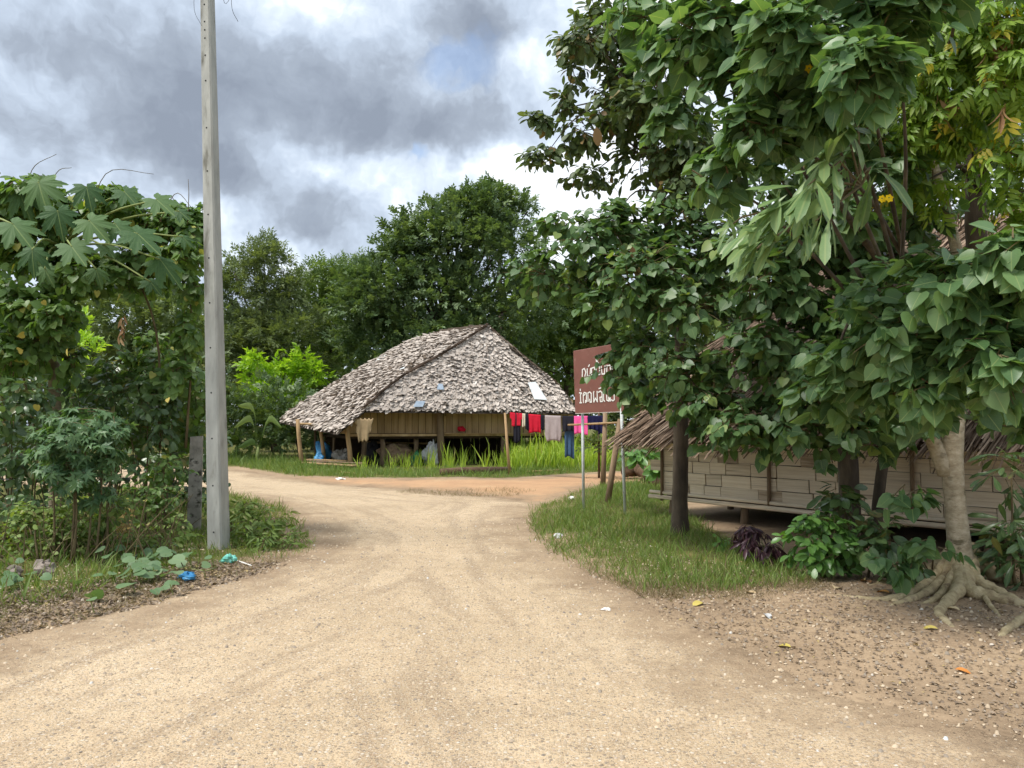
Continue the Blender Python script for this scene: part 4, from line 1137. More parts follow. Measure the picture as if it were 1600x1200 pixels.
far_tree('forest_tree', 'pale green tree standing right of the house peak', 'tree', 42, 880,
         [(850, 500, 70, 60), (920, 480, 70, 70), (880, 560, 90, 60), (940, 560, 60, 60), (830, 570, 60, 50), (970, 520, 50, 60)], .55, 30, M_farl, sub=.34)
far_tree('forest_tree', 'tall feathery grey green tree right of the utility pole', 'tree', 40, 430,
         [(415, 425, 38, 50), (430, 480, 60, 60), (400, 540, 70, 60), (460, 530, 60, 60), (440, 600, 90, 60), (370, 470, 30, 60), (360, 560, 40, 60), (412, 392, 20, 26), (365, 425, 16, 30), (445, 420, 16, 24), (395, 410, 14, 24), (460, 455, 18, 28), (345, 450, 14, 30)], .55, 30, M_fargrey, 'feather', sub=.36)
far_tree('forest_tree', 'slender light green tree between grey tree and dark tree', 'tree', 43, 490,
         [(485, 440, 28, 30), (535, 445, 34, 40), (565, 425, 22, 30), (515, 430, 22, 26), (500, 490, 45, 55), (545, 500, 40, 50), (520, 550, 50, 60), (480, 590, 60, 60)], .55, 28, M_farl, 'feather', sub=.38)
far_tree('forest_tree', 'green tree seen through the gap under the papaya leaves', 'tree', 30, 220,
         [(190, 500, 70, 60), (250, 520, 60, 60), (170, 570, 80, 60), (260, 590, 70, 60), (60, 540, 90, 70), (300, 560, 50, 80)], .42, 40, M_far, sub=.36)
far_tree('forest_tree', 'bright yellow green young tree seen behind the papaya stem', 'tree', 22, 125,
         [(128, 515, 20, 22), (130, 550, 22, 25), (118, 585, 25, 25)], .3, 70, M_neon, 'tuft', trunk_r=.05)
far_tree('forest_tree', 'broad dark tree behind the bamboo hut roof', 'tree', 19, 1400,
         [(1250, 380, 110, 90), (1400, 300, 130, 110), (1540, 320, 110, 110), (1320, 180, 120, 100), (1480, 140, 130, 110), (1180, 480, 90, 80), (1100, 540, 80, 80), (1580, 200, 80, 120), (1050, 600, 60, 60), (1250, 60, 90, 80), (1420, 20, 120, 80), (1580, 40, 90, 80)], .4, 36, M_fard, sub=.36, trunk_r=.25)
far_tree('young_tree', 'bright lime green young tree left of the thatched house', 'tree', 35, 440,
         [(403, 570, 24, 20), (472, 566, 28, 20), (440, 590, 50, 26), (410, 610, 38, 24), (485, 590, 26, 24), (455, 625, 50, 26), (395, 590, 20, 22), (420, 640, 40, 24)], .42, 46, M_neon, 'tuft', sub=.4, trunk_r=.06)
far_tree('shrub', 'mid green shrub below the lime green young tree', 'shrub', 33.5, 430,
         [(430, 655, 55, 30), (390, 695, 40, 26), (450, 680, 35, 30), (400, 660, 30, 20)], .32, 62, M_farl, 'sprig', sub=.4, trunk_r=.05)
far_tree('shrub', 'dark low shrub at the left corner of the thatched house', 'shrub', 33, 470,
         [(480, 680, 60, 40), (540, 690, 60, 40), (430, 640, 60, 50), (360, 660, 60, 60)], .4, 40, M_fard, sub=.4, trunk_r=.06)
far_tree('shrub', 'leafy green shrub between the thatched house and bamboo hut', 'shrub', 22, 1000,
         [(1000, 690, 35, 25), (960, 690, 30, 30), (1010, 650, 40, 40), (1040, 700, 30, 30), (930, 700, 20, 20)], .3, 60, M_far, sub=.4, trunk_r=.04)
# the wood that closes the view
wl = []
for x in range(-150, 1800, 75):
    wl.append((x, 600 + 25 * math.sin(x * .013), 85, 75)); wl.append((x + 30, 520 + 30 * math.sin(x * .02 + 1), 70, 60))
wl += [(x, 655, 70, 45) for x in range(-150, 1800, 90)]
a = mass(wl, 58, 1.15, 5, jit=3, sub=.36)
tag(link('wood', leaf_mesh('wood', 'tuft', *a, M_far, smooth=False)), 'far green wood closing the view behind the trees', 'wood', kind='stuff')

# banana leaves near the lime tree
bn = thing('banana_plant', 'small banana plant with arching pale leaves left of the house', 'plant', on(P(402, 715, 29.5)))
for x0, y0, x1, y1, x2, y2 in ((402, 700, 396, 640, 372, 634), (402, 700, 392, 655, 366, 668), (404, 700, 420, 655, 440, 668), (403, 705, 395, 690, 372, 700)):
    c_ = curve_pts([P(x0, y0, 29.5), P(x1, y1, 29.4), P(x2, y2, 29.2)], 9); m = MB()
    ws = lerps([.02, .03, .08, .12, .13, .10, .02], 9)
    for p, w in zip(c_, ws): m.v += [tuple(p + Vector((0, 0, w))), tuple(p + Vector((0, -.03, 0))), tuple(p + Vector((.0, .02, -w)))]
    for i in range(8):
        for j in (0, 1): q = i * 3 + j; m.f.append((q, q + 1, q + 4, q + 3))
    m.build('leaf', M_farl, bn, True)
MB().tube([on(P(402, 715, 29.5)), P(403, 698, 29.5)], [.09, .05], 8).build('stem', M_stemg, bn, True)

# ================================================================== the trees on the right
def trunk(root, pts, rads, mat, n=22, seg=14, wob=.05, name='trunk'):
    return MB().tube(curve_pts(pts, n), lerps(rads, n), seg, wob).build(name, mat, root, True)
# --- buttressed tree with large heart shaped leaves
rb = ground(1503, 918)
ta = thing('buttress_root_tree', 'pale trunked tree with spreading surface roots and large heart shaped leaves', 'tree', rb)
Y0 = rb.y
fork1 = P(1486, 690, Y0)
trunk(ta, [rb + Vector((0, 0, -.05)), P(1500, 860, Y0), P(1492, 780, Y0), P(1488, 700, Y0), P(1500, 600, Y0 + .1), P(1510, 480, Y0 + .3), P(1480, 330, Y0 + .5), P(1430, 150, Y0 + .5), P(1390, -80, Y0 + .4)], [.18, .108, .095, .10, .075, .07, .05, .035, .02], M_bark, 40, 18, .035)
trunk(ta, [P(1478, 740, Y0), P(1455, 680, Y0 - .05), P(1440, 620, Y0 - .2), P(1400, 540, Y0 - .5)], [.075, .065, .05, .03], M_bark, 14, 10, name='limb')
def rootm(pts, r0, r1, lift=.0):
    q = [(ground(x, y) + Vector((0, 0, z * 1.0 + lift))) for x, y, z in pts]
    q = [a_ - Vector((0, 0, .012)) if i_ > 1 else a_ for i_, a_ in enumerate(q)]
    MB().tube(curve_pts(q, 26), [x_ * (1 + .12 * math.sin(i_ * 1.7 + r0 * 90)) for i_, x_ in enumerate(lerps([r0 * .78, (r0 + r1) * .40, r1 * .75], 26))], 10, .09).build('root', M_root, ta, True)
tb = rb + Vector((0, 0, .3))
rootm([(1512, 915, .26), (1523, 928, .10), (1560, 938, .04), (1604, 956, .02)], .11, .05)
rootm([(1498, 918, .24), (1502, 934, .09), (1482, 950, .03), (1467, 968, .01), (1485, 986, 0), (1490, 992, -.02)], .10, .018)
rootm([(1505, 922, .2), (1515, 938, .06), (1540, 944, .05), (1575, 950, .03), (1640, 962, 0)], .10, .05)
rootm([(1490, 915, .26), (1478, 922, .08), (1440, 940, .03), (1400, 952, 0), (1370, 960, -.02)], .08, .02)
rootm([(1488, 912, .26), (1465, 918, .07), (1430, 934, .03), (1385, 946, .01), (1330, 940, 0), (1275, 930, -.01)], .09, .015)
rootm([(1492, 905, .28), (1460, 908, .1), (1420, 915, .04), (1375, 918, 0), (1340, 925, -.02)], .09, .02)
rootm([(1515, 905, .28), (1545, 915, .10), (1580, 918, .03), (1630, 920, 0)], .10, .03)
rootm([(1500, 920, .24), (1478, 934, .05), (1455, 948, .02), (1432, 950, -.01)], .06, .02)
rootm([(1540, 946, .03), (1546, 956, .03), (1560, 968, .01), (1562, 976, -.02)], .03, .014)
rootm([(1620, 966, .02), (1598, 982, .03), (1572, 998, .02), (1560, 1006, -.02)], .05, .03)
rootm([(1700, 960, .02), (1640, 968, .03), (1600, 984, .01)], .05, .03)
cA = [(1500, 440, 5.3, 110, 60, 34), (1565, 560, 5.1, 75, 75, 26), (1420, 530, 5.7, 90, 60, 28), (1330, 570, 6.2, 75, 50, 20), (1480, 610, 6.1, 80, 45, 16), (1590, 400, 4.9, 60, 55, 16), (1390, 590, 6.2, 70, 50, 18), (1290, 620, 6.5, 55, 40, 12),
      (1350, 105, 5.0, 75, 60, 22), (1240, 60, 5.4, 85, 65, 26), (1120, 50, 6.2, 85, 55, 24), (1190, 205, 5.8, 60, 55, 18), (1125, 270, 6.2, 45, 45, 12), (1290, 160, 5.6, 60, 45, 16), (1400, 20, 5.6, 90, 50, 22), (1040, 90, 6.8, 60, 55, 18), (1300, -60, 5.6, 140, 50, 24), (1500, -50, 5.8, 120, 60, 22),
      (1415, 775, 7.0, 42, 26, 3), (1452, 855, 7.0, 40, 22, 3), (1400, 880, 7.1, 40, 18, 3),
      (1400, 440, 6.6, 70, 45, 9), (1340, 470, 6.8, 60, 40, 8), (1150, 130, 6.2, 60, 50, 16), (1060, 180, 6.8, 50, 45, 12), (1210, 130, 5.8, 55, 45, 13), (1450, 590, 5.6, 70, 50, 16), (1575, 640, 6.4, 45, 35, 7), (1540, 480, 5.2, 60, 50, 16), (1380, 470, 5.9, 60, 40, 12), (1000, 20, 7.2, 60, 45, 12)]
finish(ta, 'heart', leafy(cA, .15, 7, .6, dens=1.8), M_heart)
branches(ta, [P(1500, 600, Y0 + .1), P(1510, 480, Y0 + .3), P(1480, 330, Y0 + .5), P(1430, 150, Y0 + .5), P(1400, 540, Y0 - .5)], cA[:18], M_barkd, .022)
for c_ in cA[18:21]: MB().tube(curve_pts([P(1470, 800, Y0 - .05) if c_[1] < 810 else ground(1455, 905), P((c_[0] + 1470) / 2, c_[1] - 10, 7.15), P(c_[0], c_[1], c_[2])], 7), .008, 6).build('sprout', M_twig, ta, True)

# --- slim dark trunked tree by the sign
bb = ground(1063, 843)
tb_ = thing('slim_trunk_tree', 'slim dark trunked tree whose leafy boughs hang over the brown sign', 'tree', bb)
Yb = bb.y
trunk(tb_, [bb - Vector((0, 0, .05)), P(1062, 800, Yb), P(1063, 740, Yb), P(1064, 640, Yb), P(1060, 480, Yb - .1), P(1040, 330, Yb), P(1000, 180, Yb + .2), P(975, 20, Yb + .3), P(960, -120, Yb + .3)], [.15, .112, .105, .10, .07, .05, .036, .025, .012], M_barkd, 30, 12, .07)
cB = [(1010, 420, 9.0, 80, 50, 26), (925, 385, 9.6, 70, 42, 22), (845, 425, 10.0, 55, 42, 20), (1080, 480, 8.8, 80, 55, 26), (1060, 565, 8.8, 75, 50, 22), (950, 480, 9.4, 50, 45, 16), (955, 580, 9.6, 38, 30, 9), (968, 555, 9.5, 34, 26, 10), (985, 600, 9.3, 30, 26, 7), (1100, 620, 8.7, 65, 42, 16), (1060, 340, 9.5, 75, 45, 22), (1115, 680, 8.8, 40, 22, 6), (880, 350, 9.8, 40, 22, 9), (900, 440, 9.8, 40, 35, 12), (1000, 620, 9.2, 35, 22, 6), (1150, 560, 8.6, 60, 45, 16), (960, 340, 9.8, 60, 35, 14), (1000, 540, 9.2, 50, 40, 14)] + fill([(870, 380), (960, 310), (1130, 320), (1160, 640), (1040, 610), (960, 500)], 16, 8.8, 10, 48, 12, 5)
finish(tb_, 'heart', leafy(cB, .125, 7, .65, dens=1.8), M_heartd)
cB2 = [(930, 50, 11.0, 45, 60, 22), (965, 150, 11.0, 55, 55, 26), (905, 205, 11.0, 45, 35, 18), (838, 190, 11.0, 26, 14, 8), (850, 245, 11.0, 38, 22, 13), (1000, 250, 11.0, 65, 45, 24), (1040, 130, 11.0, 65, 65, 26), (990, 40, 11, 55, 60, 20), (920, 275, 11, 45, 22, 12), (895, 110, 11, 18, 40, 9), (1090, 230, 10.8, 55, 50, 20), (880, 160, 11, 18, 18, 6), (1070, 20, 10.8, 60, 50, 18), (960, -50, 11, 60, 50, 18)] + fill([(890, 0), (900, 100), (930, 200), (960, 300), (1110, 320), (1160, 200), (1130, 0)], 20, 9.6, 11, 42, 15, 3)
pos, tip, nrm_, size, tw = leafy(cB2, .15, 8, .5, spread=1.1, dens=1.5)
o = link('upper_crown', leaf_mesh('upper_crown', 'oval', pos, tip, nrm_, size, M_dusky), tb_); o['kind'] = 'stuff'
o = tw.build('twigs', M_twig, tb_); o['kind'] = 'stuff'
branches(tb_, [P(1064, 640, Yb), P(1060, 480, Yb - .1), P(1040, 330, Yb), P(1000, 180, Yb + .2), P(975, 20, Yb + .3)], cB + cB2, M_barkd, .016)
# a hanging brown leaf bundle or two
for x, y in ((932, 198), (988, 385), (995, 415)):
    add_leaves(tb_, 'oval', np.array([tuple(P(x, y, 9.0 if y > 300 else 10.2))]), np.array([[.1, 0, -1.]]), np.array([[.3, -1, .2]]), np.array([.26 if y < 300 else .16]), M_dead, 1, 'dead_leaf')

# --- dark trunk before the hut
bc = ground(1325, 872)
tc_ = thing('dark_trunk_tree', 'dark trunked tree standing directly before the bamboo wall', 'tree', bc)
Yc = bc.y
trunk(tc_, [bc - Vector((0, 0, .05)), P(1328, 800, Yc), P(1325, 700, Yc), P(1320, 560, Yc), P(1318, 440, Yc), P(1312, 330, Yc), P(1290, 160, Yc), P(1280, 0, Yc)], [.15, .12, .115, .10, .085, .07, .05, .02], M_barkd, 26, 12, .07)
cC = [(1190, 540, 8.2, 75, 45, 20), (1240, 480, 8.3, 70, 50, 20), (1170, 395, 8.7, 80, 45, 20), (1230, 620, 8.2, 60, 45, 16), (1200, 690, 8.3, 45, 25, 7), (1330, 640, 8.0, 60, 45, 14), (1260, 560, 8.0, 60, 45, 16), (1160, 650, 8.4, 50, 30, 9), (1380, 680, 8.0, 45, 30, 7), (1260, 400, 8.4, 60, 45, 12), (1300, 710, 8.1, 35, 25, 3), (1340, 530, 8.2, 60, 50, 14), (1240, 430, 8.2, 60, 50, 14), (1330, 420, 8.3, 70, 45, 14), (1420, 400, 8.4, 70, 50, 12), (1300, 340, 8.6, 70, 50, 12), (1400, 320, 8.6, 60, 50, 10), (1200, 300, 8.8, 60, 50, 14), (1350, 200, 7.6, 60, 50, 13), (1390, 265, 7.6, 55, 40, 12), (1280, 245, 7.7, 50, 45, 11), (1335, 330, 7.2, 50, 35, 8), (1440, 340, 8.2, 50, 40, 9), (1250, 170, 8.0, 60, 50, 12), (1280, 500, 8.4, 60, 40, 10)] + [(1150, 665, 8.2, 50, 26, 8), (1250, 672, 7.9, 50, 26, 8), (1345, 672, 7.7, 50, 28, 8), (1420, 665, 7.6, 45, 28, 7), (1090, 640, 8.8, 45, 28, 7)] + fill([(1120, 0), (1430, 0), (1470, 420), (1400, 640), (1200, 660), (1130, 300)], 34, 7.6, 9.6, 52, 12, 7)
finish(tc_, 'heart', leafy(cC, .135, 7, .65, dens=1.75), M_heartd)
branches(tc_, [P(1325, 700, Yc), P(1320, 560, Yc), P(1318, 440, Yc)], cC, M_barkd, .02)

# --- long leaved tree: boughs of drooping lance leaves
bd = ground(1368, 885)
td_ = thing('long_leaved_tree', 'tree with drooping bunches of long narrow pale green leaves', 'tree', bd)
Yd = bd.y
trunk(td_, [bd - Vector((0, 0, .05)), P(1372, 780, Yd), P(1392, 640, Yd), P(1402, 500, Yd - .3), P(1380, 420, Yd - .8), P(1340, 360, Yd - 1.4), P(1300, 300, 5.7)], [.07, .06, .055, .05, .045, .035, .02], M_barkd, 24, 10, .07)
pos, tip, nrm_, size = [], [], [], []
tw = MB()
for px, py, D, n, L, ex_ in ((1300, 262, 5.5, 15, .36, (-.5, -.35, -.5)), (1262, 290, 5.4, 16, .36, (-.6, -.3, -.5)), (1230, 330, 5.4, 16, .34, (-.6, -.3, -.55)), (1195, 360, 5.5, 15, .32, (-.6, -.3, -.6)), (1175, 395, 5.6, 12, .27, (-.5, -.3, -.7)), (1275, 345, 5.3, 14, .30, (-.3, -.3, -.8)), (1330, 200, 5.9, 10, .26, (-.2, -.3, .3)), (1318, 235, 5.8, 12, .28, (-.5, -.3, -.3)), (1350, 270, 5.8, 8, .42, (.3, -.5, -.1)), (1145, 350, 5.8, 9, .22, (-.6, -.3, -.4))):
    c = np.array(tuple(P(px, py, D)))
    tw.tube([P(1345, 290, 5.9), Vector(c) + Vector((.1, .1, .08)), Vector(c)], [.012, .008, .005], 5)
    for i in range(n):
        d = np.array(ex_) + rng.normal(0, .42, 3)
        pos.append(c + rng.normal(0, .05, 3)); tip.append(d); nrm_.append(np.array([rng.normal(-.1, .3), -.45, .9 + rng.normal(0, .2)])); size.append(L * rng.uniform(.7, 1.2))
finish(td_, 'spoon', (np.array(pos), np.array(tip), np.array(nrm_), np.array(size), tw), M_lance)
for a_, b_ in (((1402, 500), (1340, 440)), ((1395, 470), (1290, 430)), ((1402, 500), (1470, 400)), ((1400, 520), (1250, 470)), ((1385, 430), (1420, 330))):
    MB().tube(curve_pts([P(*a_, Yd - .3), P((a_[0] + b_[0]) / 2, (a_[1] + b_[1]) / 2 + 8, Yd - .2), P(*b_, Yd)], 8), lerps([.035, .02], 8), 7, .06).build('branch', M_barkd, td_, True)

# --- lime leaved tree at the right edge
be = on(P(1545, 800, 10.2))
te = thing('lime_leaved_tree', 'tree with hanging sprays of lime green leaflets at the right edge', 'tree', be)
trunk(te, [be, P(1540, 600, 9.4), P(1528, 420, 8.6), P(1524, 300, 8.4), P(1528, 180, 8.4), P(1540, 60, 8.4), P(1550, -80, 8.4)], [.13, .12, .11, .105, .095, .07, .03], M_barkd, 22, 10, .06)
cE = [(1500, 60, 7.2, 70, 45, 24), (1570, 110, 7.0, 55, 55, 22), (1450, 120, 7.4, 55, 45, 18), (1560, 30, 7.0, 60, 45, 20), (1440, 210, 7.6, 45, 50, 16), (1575, 250, 7.2, 40, 45, 14), (1480, 170, 7.4, 45, 40, 14), (1430, 290, 7.8, 40, 35, 10), (1470, 30, 7.4, 60, 40, 16), (1590, 320, 7.2, 30, 35, 8), (1520, 200, 7.6, 40, 40, 12)]
finish(te, 'leaflets', leafy(cE, .26, 5, .8, spread=1.1, dens=1.4), M_lime)
branches(te, [P(1524, 300, 8.4), P(1528, 180, 8.4), P(1540, 60, 8.4), P(1528, 420, 8.6)], cE, M_barkd, .025)
drypos = np.array([tuple(P(1560 + rng.normal(0, 14), 80 + rng.normal(0, 30), 6.9)) for _ in range(26)] + [tuple(P(1475 + rng.normal(0, 10), 160 + rng.normal(0, 12), 7.2)) for _ in range(12)] + [tuple(P(1566 + rng.normal(0, 4), 165 + rng.normal(0, 12), 6.8)) for _ in range(5)])
add_leaves(te, 'lance', drypos, np.stack([rng.normal(0, .2, len(drypos)), rng.normal(0, .2, len(drypos)), -np.ones(len(drypos))], 1), rng.normal(0, 1, (len(drypos), 3)), rng.uniform(.12, .24, len(drypos)), M_dead, 60, 'dead_leaf')
# yellow trumpet flowers
def flower(px, py, D, r_, label):
    c = P(px, py, D); f_ = thing('flower', label, 'flower', c, 'yellow flowers')
    for k_ in range(6):
        a = k_ * math.pi / 3 + .3
        d = Vector((math.cos(a), -.25, math.sin(a)))
        t_ = Vector((-math.sin(a), 0, math.cos(a)))
        m = MB(); m.v = [tuple(c), tuple(c + (d * .55 + t_ * .42) * r_), tuple(c + d * r_ * 1.0 + Vector((0, .1 * r_, 0))), tuple(c + (d * .55 - t_ * .42) * r_)]
        m.f = [(0, 1, 2), (0, 2, 3)]
        m.build('petal', M_yel, f_)
    MB().tube([c, c + Vector((0, r_ * .8, .01))], [r_ * .3, r_ * .12], 6).build('tube', M_stemg, f_)
flower(1378, 311, 5.6, .032, 'left bloom of the bright yellow flower pair among dark leaves')
flower(1389, 310, 5.58, .034, 'right bloom of the bright yellow flower pair among dark leaves')
flower(1264, 108, 5.4, .036, 'yellow orange flower hanging high above the long leaved bough')

# ================================================================== low plants on the right
def low_bush(name, label, base_xy, clumps, kind, leaf, mat, per=7, droop=.4, n_obj=300, cat='shrub', stems=True):
    b = ground(*base_xy)
    r_ = thing(name, label, cat, b)
    finish(r_, kind, leafy(clumps, leaf, per, droop, twig_r=.003), mat, None, n_obj)
    if stems:
        for c_ in clumps:
            bs = b.lerp(on(P(*c_[:3])), .75); MB().tube(curve_pts([bs, bs.lerp(P(*c_[:3]), .5) + Vector((random.uniform(-.06, .06), 0, .06)), P(*c_[:3])], 7), lerps([.015, .005], 7), 6).build('stem', M_twig, r_, True)
    return r_
low_bush('leafy_shrub', 'bright green glossy shrub at the foot of the dark trunk', (1290, 905), [(1265, 850, 7.9, 38, 38, 22), (1300, 870, 7.8, 40, 32, 20), (1290, 820, 7.9, 40, 25, 14), (1325, 850, 7.9, 28, 32, 10)], 'oval', .115, M_shrub, 9)
low_bush('dark_shrub', 'dark glossy shrub between the green shrub and the root tree', (1370, 902), [(1320, 795, 8.2, 50, 25, 12), (1350, 850, 7.8, 40, 35, 14), (1385, 830, 7.8, 40, 40, 12), (1310, 770, 8.3, 30, 15, 6), (1420, 880, 7.6, 35, 22, 8)], 'oval', .15, M_gloss, 7)
low_bush('purple_plant', 'dark purple leaved plant left of the bright green shrub', (1195, 885), [(1175, 835, 8.7, 26, 20, 12), (1195, 862, 8.5, 30, 22, 14), (1155, 825, 8.9, 16, 14, 6)], 'lance', .13, M_purple, 12, 1.1)
low_bush('seedling', 'small light green seedling beside the purple plant', (1122, 858), [(1122, 845, 9.4, 12, 9, 4)], 'oval', .10, M_shrub, 5, cat='plant')
low_bush('whorled_plant', 'plant with whorls of long leaves right of the root tree', (1580, 925), [(1565, 855, 7.6, 40, 28, 10), (1600, 820, 7.5, 45, 30, 10), (1590, 890, 7.4, 40, 25, 8), (1580, 730, 7.6, 40, 35, 8)], 'spoon', .24, M_gloss, 8, .25)
low_bush('seedling', 'light green plant growing beside the left end of the hut', (1010, 738), [(1005, 712, 17, 22, 12, 10), (1030, 725, 16, 14, 10, 6)], 'oval', .26, M_shrub, 7, cat='plant')

# ================================================================== left side plants
# papaya
pb_ = ground(85, 838)
pap = thing('papaya_tree', 'papaya tree with huge deeply lobed leaves at the left edge', 'tree', pb_)
trunk(pap, [pb_, P(88, 700, pb_.y), P(84, 560, pb_.y - .1), P(88, 450, pb_.y - .2), P(95, 385, pb_.y - .3)], [.09, .085, .075, .065, .05], M_bark_papaya, 18, 10, .05)
head = P(95, 385, pb_.y - .3); head2 = P(-30, 360, pb_.y - .4)
pl_ = [(112, 385, .36, -.2, 9.0), (180, 350, .46, .3, 9.2), (215, 365, .42, .6, 9.1), (245, 312, .40, .6, 9.4), (60, 285, .46, .1, 9.5), (135, 292, .42, .2, 9.7), (20, 350, .48, -.1, 8.9), (-15, 285, .46, -.3, 9.4), (250, 405, .40, .8, 9.2), (30, 300, .40, 0, 9.8), (195, 300, .36, .4, 9.9), (150, 420, .30, .2, 9.6), (235, 440, .30, .9, 9.5), (285, 370, .30, .9, 9.8), (70, 420, .30, -.4, 9.7), (-20, 420, .4, -.3, 9.0), (165, 385, .32, .2, 9.9), (90, 330, .40, .2, 9.3), (50, 390, .38, .1, 8.8), (-5, 380, .4, 0, 8.7), (140, 345, .36, .1, 9.0), (280, 330, .26, .1, 9.9), (0, 270, .4, 0, 9.8)]
lp, lt, ln_, ls = [], [], [], []
for x, y, sz_, yaw, D in pl_:
    p = P(x, y, D); h = head if x > 30 else head2
    MB().tube(curve_pts([h, h.lerp(p, .55) + Vector((0, -.05, .10)), p], 9), lerps([.018, .010], 9), 6).build('leaf_stalk', M_stemg, pap, True)
    out = p - h
    lp.append(tuple(p)); lt.append((out.x * .8 + random.uniform(-.3, .3), -.35 + random.uniform(-.2, .2), -.85)); ln_.append((random.uniform(-.3, .3) + out.x * .3, -.8, .55)); ls.append(sz_ * random.uniform(.62, .92))
add_leaves(pap, 'papaya', lp, lt, ln_, ls, M_papaya, 300)
# climbing vine over the papaya and the fence
vb = ground(180, 840)
vn = thing('climbing_vine', 'climbing vine hanging in a curtain between papaya and utility pole', 'vine', vb)
cV = [(20, 330, 10.4, 50, 50, 22), (70, 400, 10.6, 60, 50, 20), (110, 320, 10.8, 60, 30, 18), (190, 330, 10.8, 50, 35, 18), (250, 350, 10.8, 45, 35, 18), (295, 370, 10.8, 25, 40, 16), (300, 440, 10.8, 22, 45, 16), (295, 520, 10.8, 20, 40, 12), (280, 580, 10.8, 25, 40, 10), (20, 470, 10.2, 50, 50, 20), (60, 540, 10.3, 45, 45, 14), (15, 560, 10.2, 40, 50, 14), (240, 420, 10.9, 40, 30, 12), (130, 440, 10.8, 55, 28, 14), (310, 340, 10.9, 14, 30, 8), (110, 560, 10.6, 25, 40, 8), (240, 580, 11, 35, 40, 10), (275, 330, 10.9, 25, 18, 8)]
finish(vn, 'heart', leafy(cV + fill([(-20, 300), (60, 275), (150, 300), (300, 340), (318, 420), (300, 470), (240, 440), (140, 450), (120, 560), (-20, 580)], 26, 9.8, 11.2, 40, 12, 9) + fill([(110, 560), (310, 540), (310, 700), (100, 720)], 12, 11.3, 12.2, 44, 11, 21), .125, 9, .8, dens=1.9), M_vine)
for a_, b_, c_ in (((290, 700), (300, 520), (285, 330)), ((60, 700), (30, 520), (60, 330)), ((250, 700), (240, 500), (150, 320)), ((10, 700), (0, 560), (10, 350))):
    MB().tube(curve_pts([P(*a_, 11), P(*b_, 10.9), P(*c_, 10.8)], 12), lerps([.02, .008], 12), 6, .1).build('vine_stem', M_twig, vn, True)
for a_, b_, c_ in (((40, 310), (52, 262), (88, 241)), ((140, 330), (170, 268), (240, 272)), ((293, 350), (295, 305), (294, 280)), ((250, 345), (275, 302), (300, 325)), ((70, 310), (90, 268), (112, 262))):
    MB().tube(curve_pts([P(*a_, 10), P(*b_, 10), P(*c_, 10)], 10), lerps([.007, .003], 10), 5).build('tendril', M_twig, vn, True)
dl = np.array([tuple(P(192 + rng.normal(0, 3), 492 + i * 3.2, 9.8)) for i in range(12)])
add_leaves(vn, 'lance', dl, np.array([[rng.normal(0, .3), rng.normal(0, .3), -1] for _ in dl]), rng.normal(0, 1, (12, 3)), rng.uniform(.12, .2, 12), M_dead, 20, 'dead_leaf')
yl = np.array([tuple(P(x, y, 9.6)) for x, y in ((38, 522), (66, 470), (28, 548), (58, 632), (262, 622), (105, 545))])
add_leaves(vn, 'heart', yl, rng.normal(0, .5, (6, 3)) + np.array([.1, -.1, -.8]), rng.normal(0, .5, (6, 3)) + np.array([0, -.8, .4]), rng.uniform(.06, .11, 6), M_deady, 6, 'yellow_leaf')
# dark bushes under the vine
low_bush('dark_bush', 'dark glossy bush at the left edge below the papaya leaves', (20, 850), [(15, 640, 9.8, 50, 55, 26), (60, 620, 10.2, 45, 45, 18), (20, 720, 9.9, 50, 55, 22), (60, 700, 10.3, 45, 50, 14), (10, 790, 9.6, 50, 40, 16)], 'oval', .13, M_gloss, 9, .6)
low_bush('dark_bush', 'dark glossy bush between papaya stem and the short fence post', (230, 825), [(230, 620, 10.9, 50, 40, 24), (255, 670, 10.9, 38, 35, 18), (170, 610, 11.1, 50, 40, 20), (205, 680, 11, 40, 40, 14), (270, 620, 11, 30, 35, 12), (150, 660, 11.2, 60, 50, 18), (120, 600, 11.2, 45, 45, 16), (90, 680, 11.2, 55, 55, 16)], 'oval', .12, M_gloss, 9, .6)
low_bush('round_shrub', 'round shrub of lobed blue green leaves before the dark bushes', (130, 888), [(120, 660, 8.7, 70, 28, 24), (75, 700, 8.7, 42, 40, 20), (160, 700, 8.6, 45, 40, 22), (115, 730, 8.5, 65, 35, 24), (185, 670, 8.8, 25, 22, 10), (110, 690, 8.5, 50, 35, 18), (140, 770, 8.6, 45, 20, 9)], 'palmate', .105, M_chaya, 9, .75)
low_bush('weedy_bush', 'yellow green weedy bush just left of the short fence post', (255, 840), [(255, 730, 10.3, 40, 28, 20), (240, 770, 10.1, 40, 35, 20), (255, 795, 10, 28, 38, 18), (262, 735, 10.6, 22, 28, 12), (210, 790, 9.9, 35, 35, 12)], 'oval', .085, M_vine, 9, .5)
low_bush('weedy_bush', 'grassy green bush on the verge right of the utility pole', (400, 850), [(385, 800, 10.4, 35, 25, 22), (420, 815, 10.3, 40, 22, 22), (445, 838, 10.0, 32, 15, 14), (380, 835, 9.9, 30, 20, 14), (350, 790, 10.6, 25, 20, 10), (415, 845, 9.8, 40, 12, 12)], 'lance', .13, M_grassg, 10, .25)
low_bush('weedy_bush', 'tangled olive weeds along the left fence under the round shrub', (70, 900), [(30, 840, 8.9, 55, 35, 24), (90, 850, 8.8, 50, 32, 20), (150, 850, 8.9, 45, 30, 16), (200, 840, 9.2, 40, 35, 14), (60, 800, 9.3, 60, 30, 16), (0, 880, 8.4, 50, 22, 14)] + fill([(-20, 790), (270, 790), (285, 840), (150, 885), (-20, 895)], 22, 8.7, 9.7, 36, 14, 15), 'oval', .08, M_grassg, 9, .4)
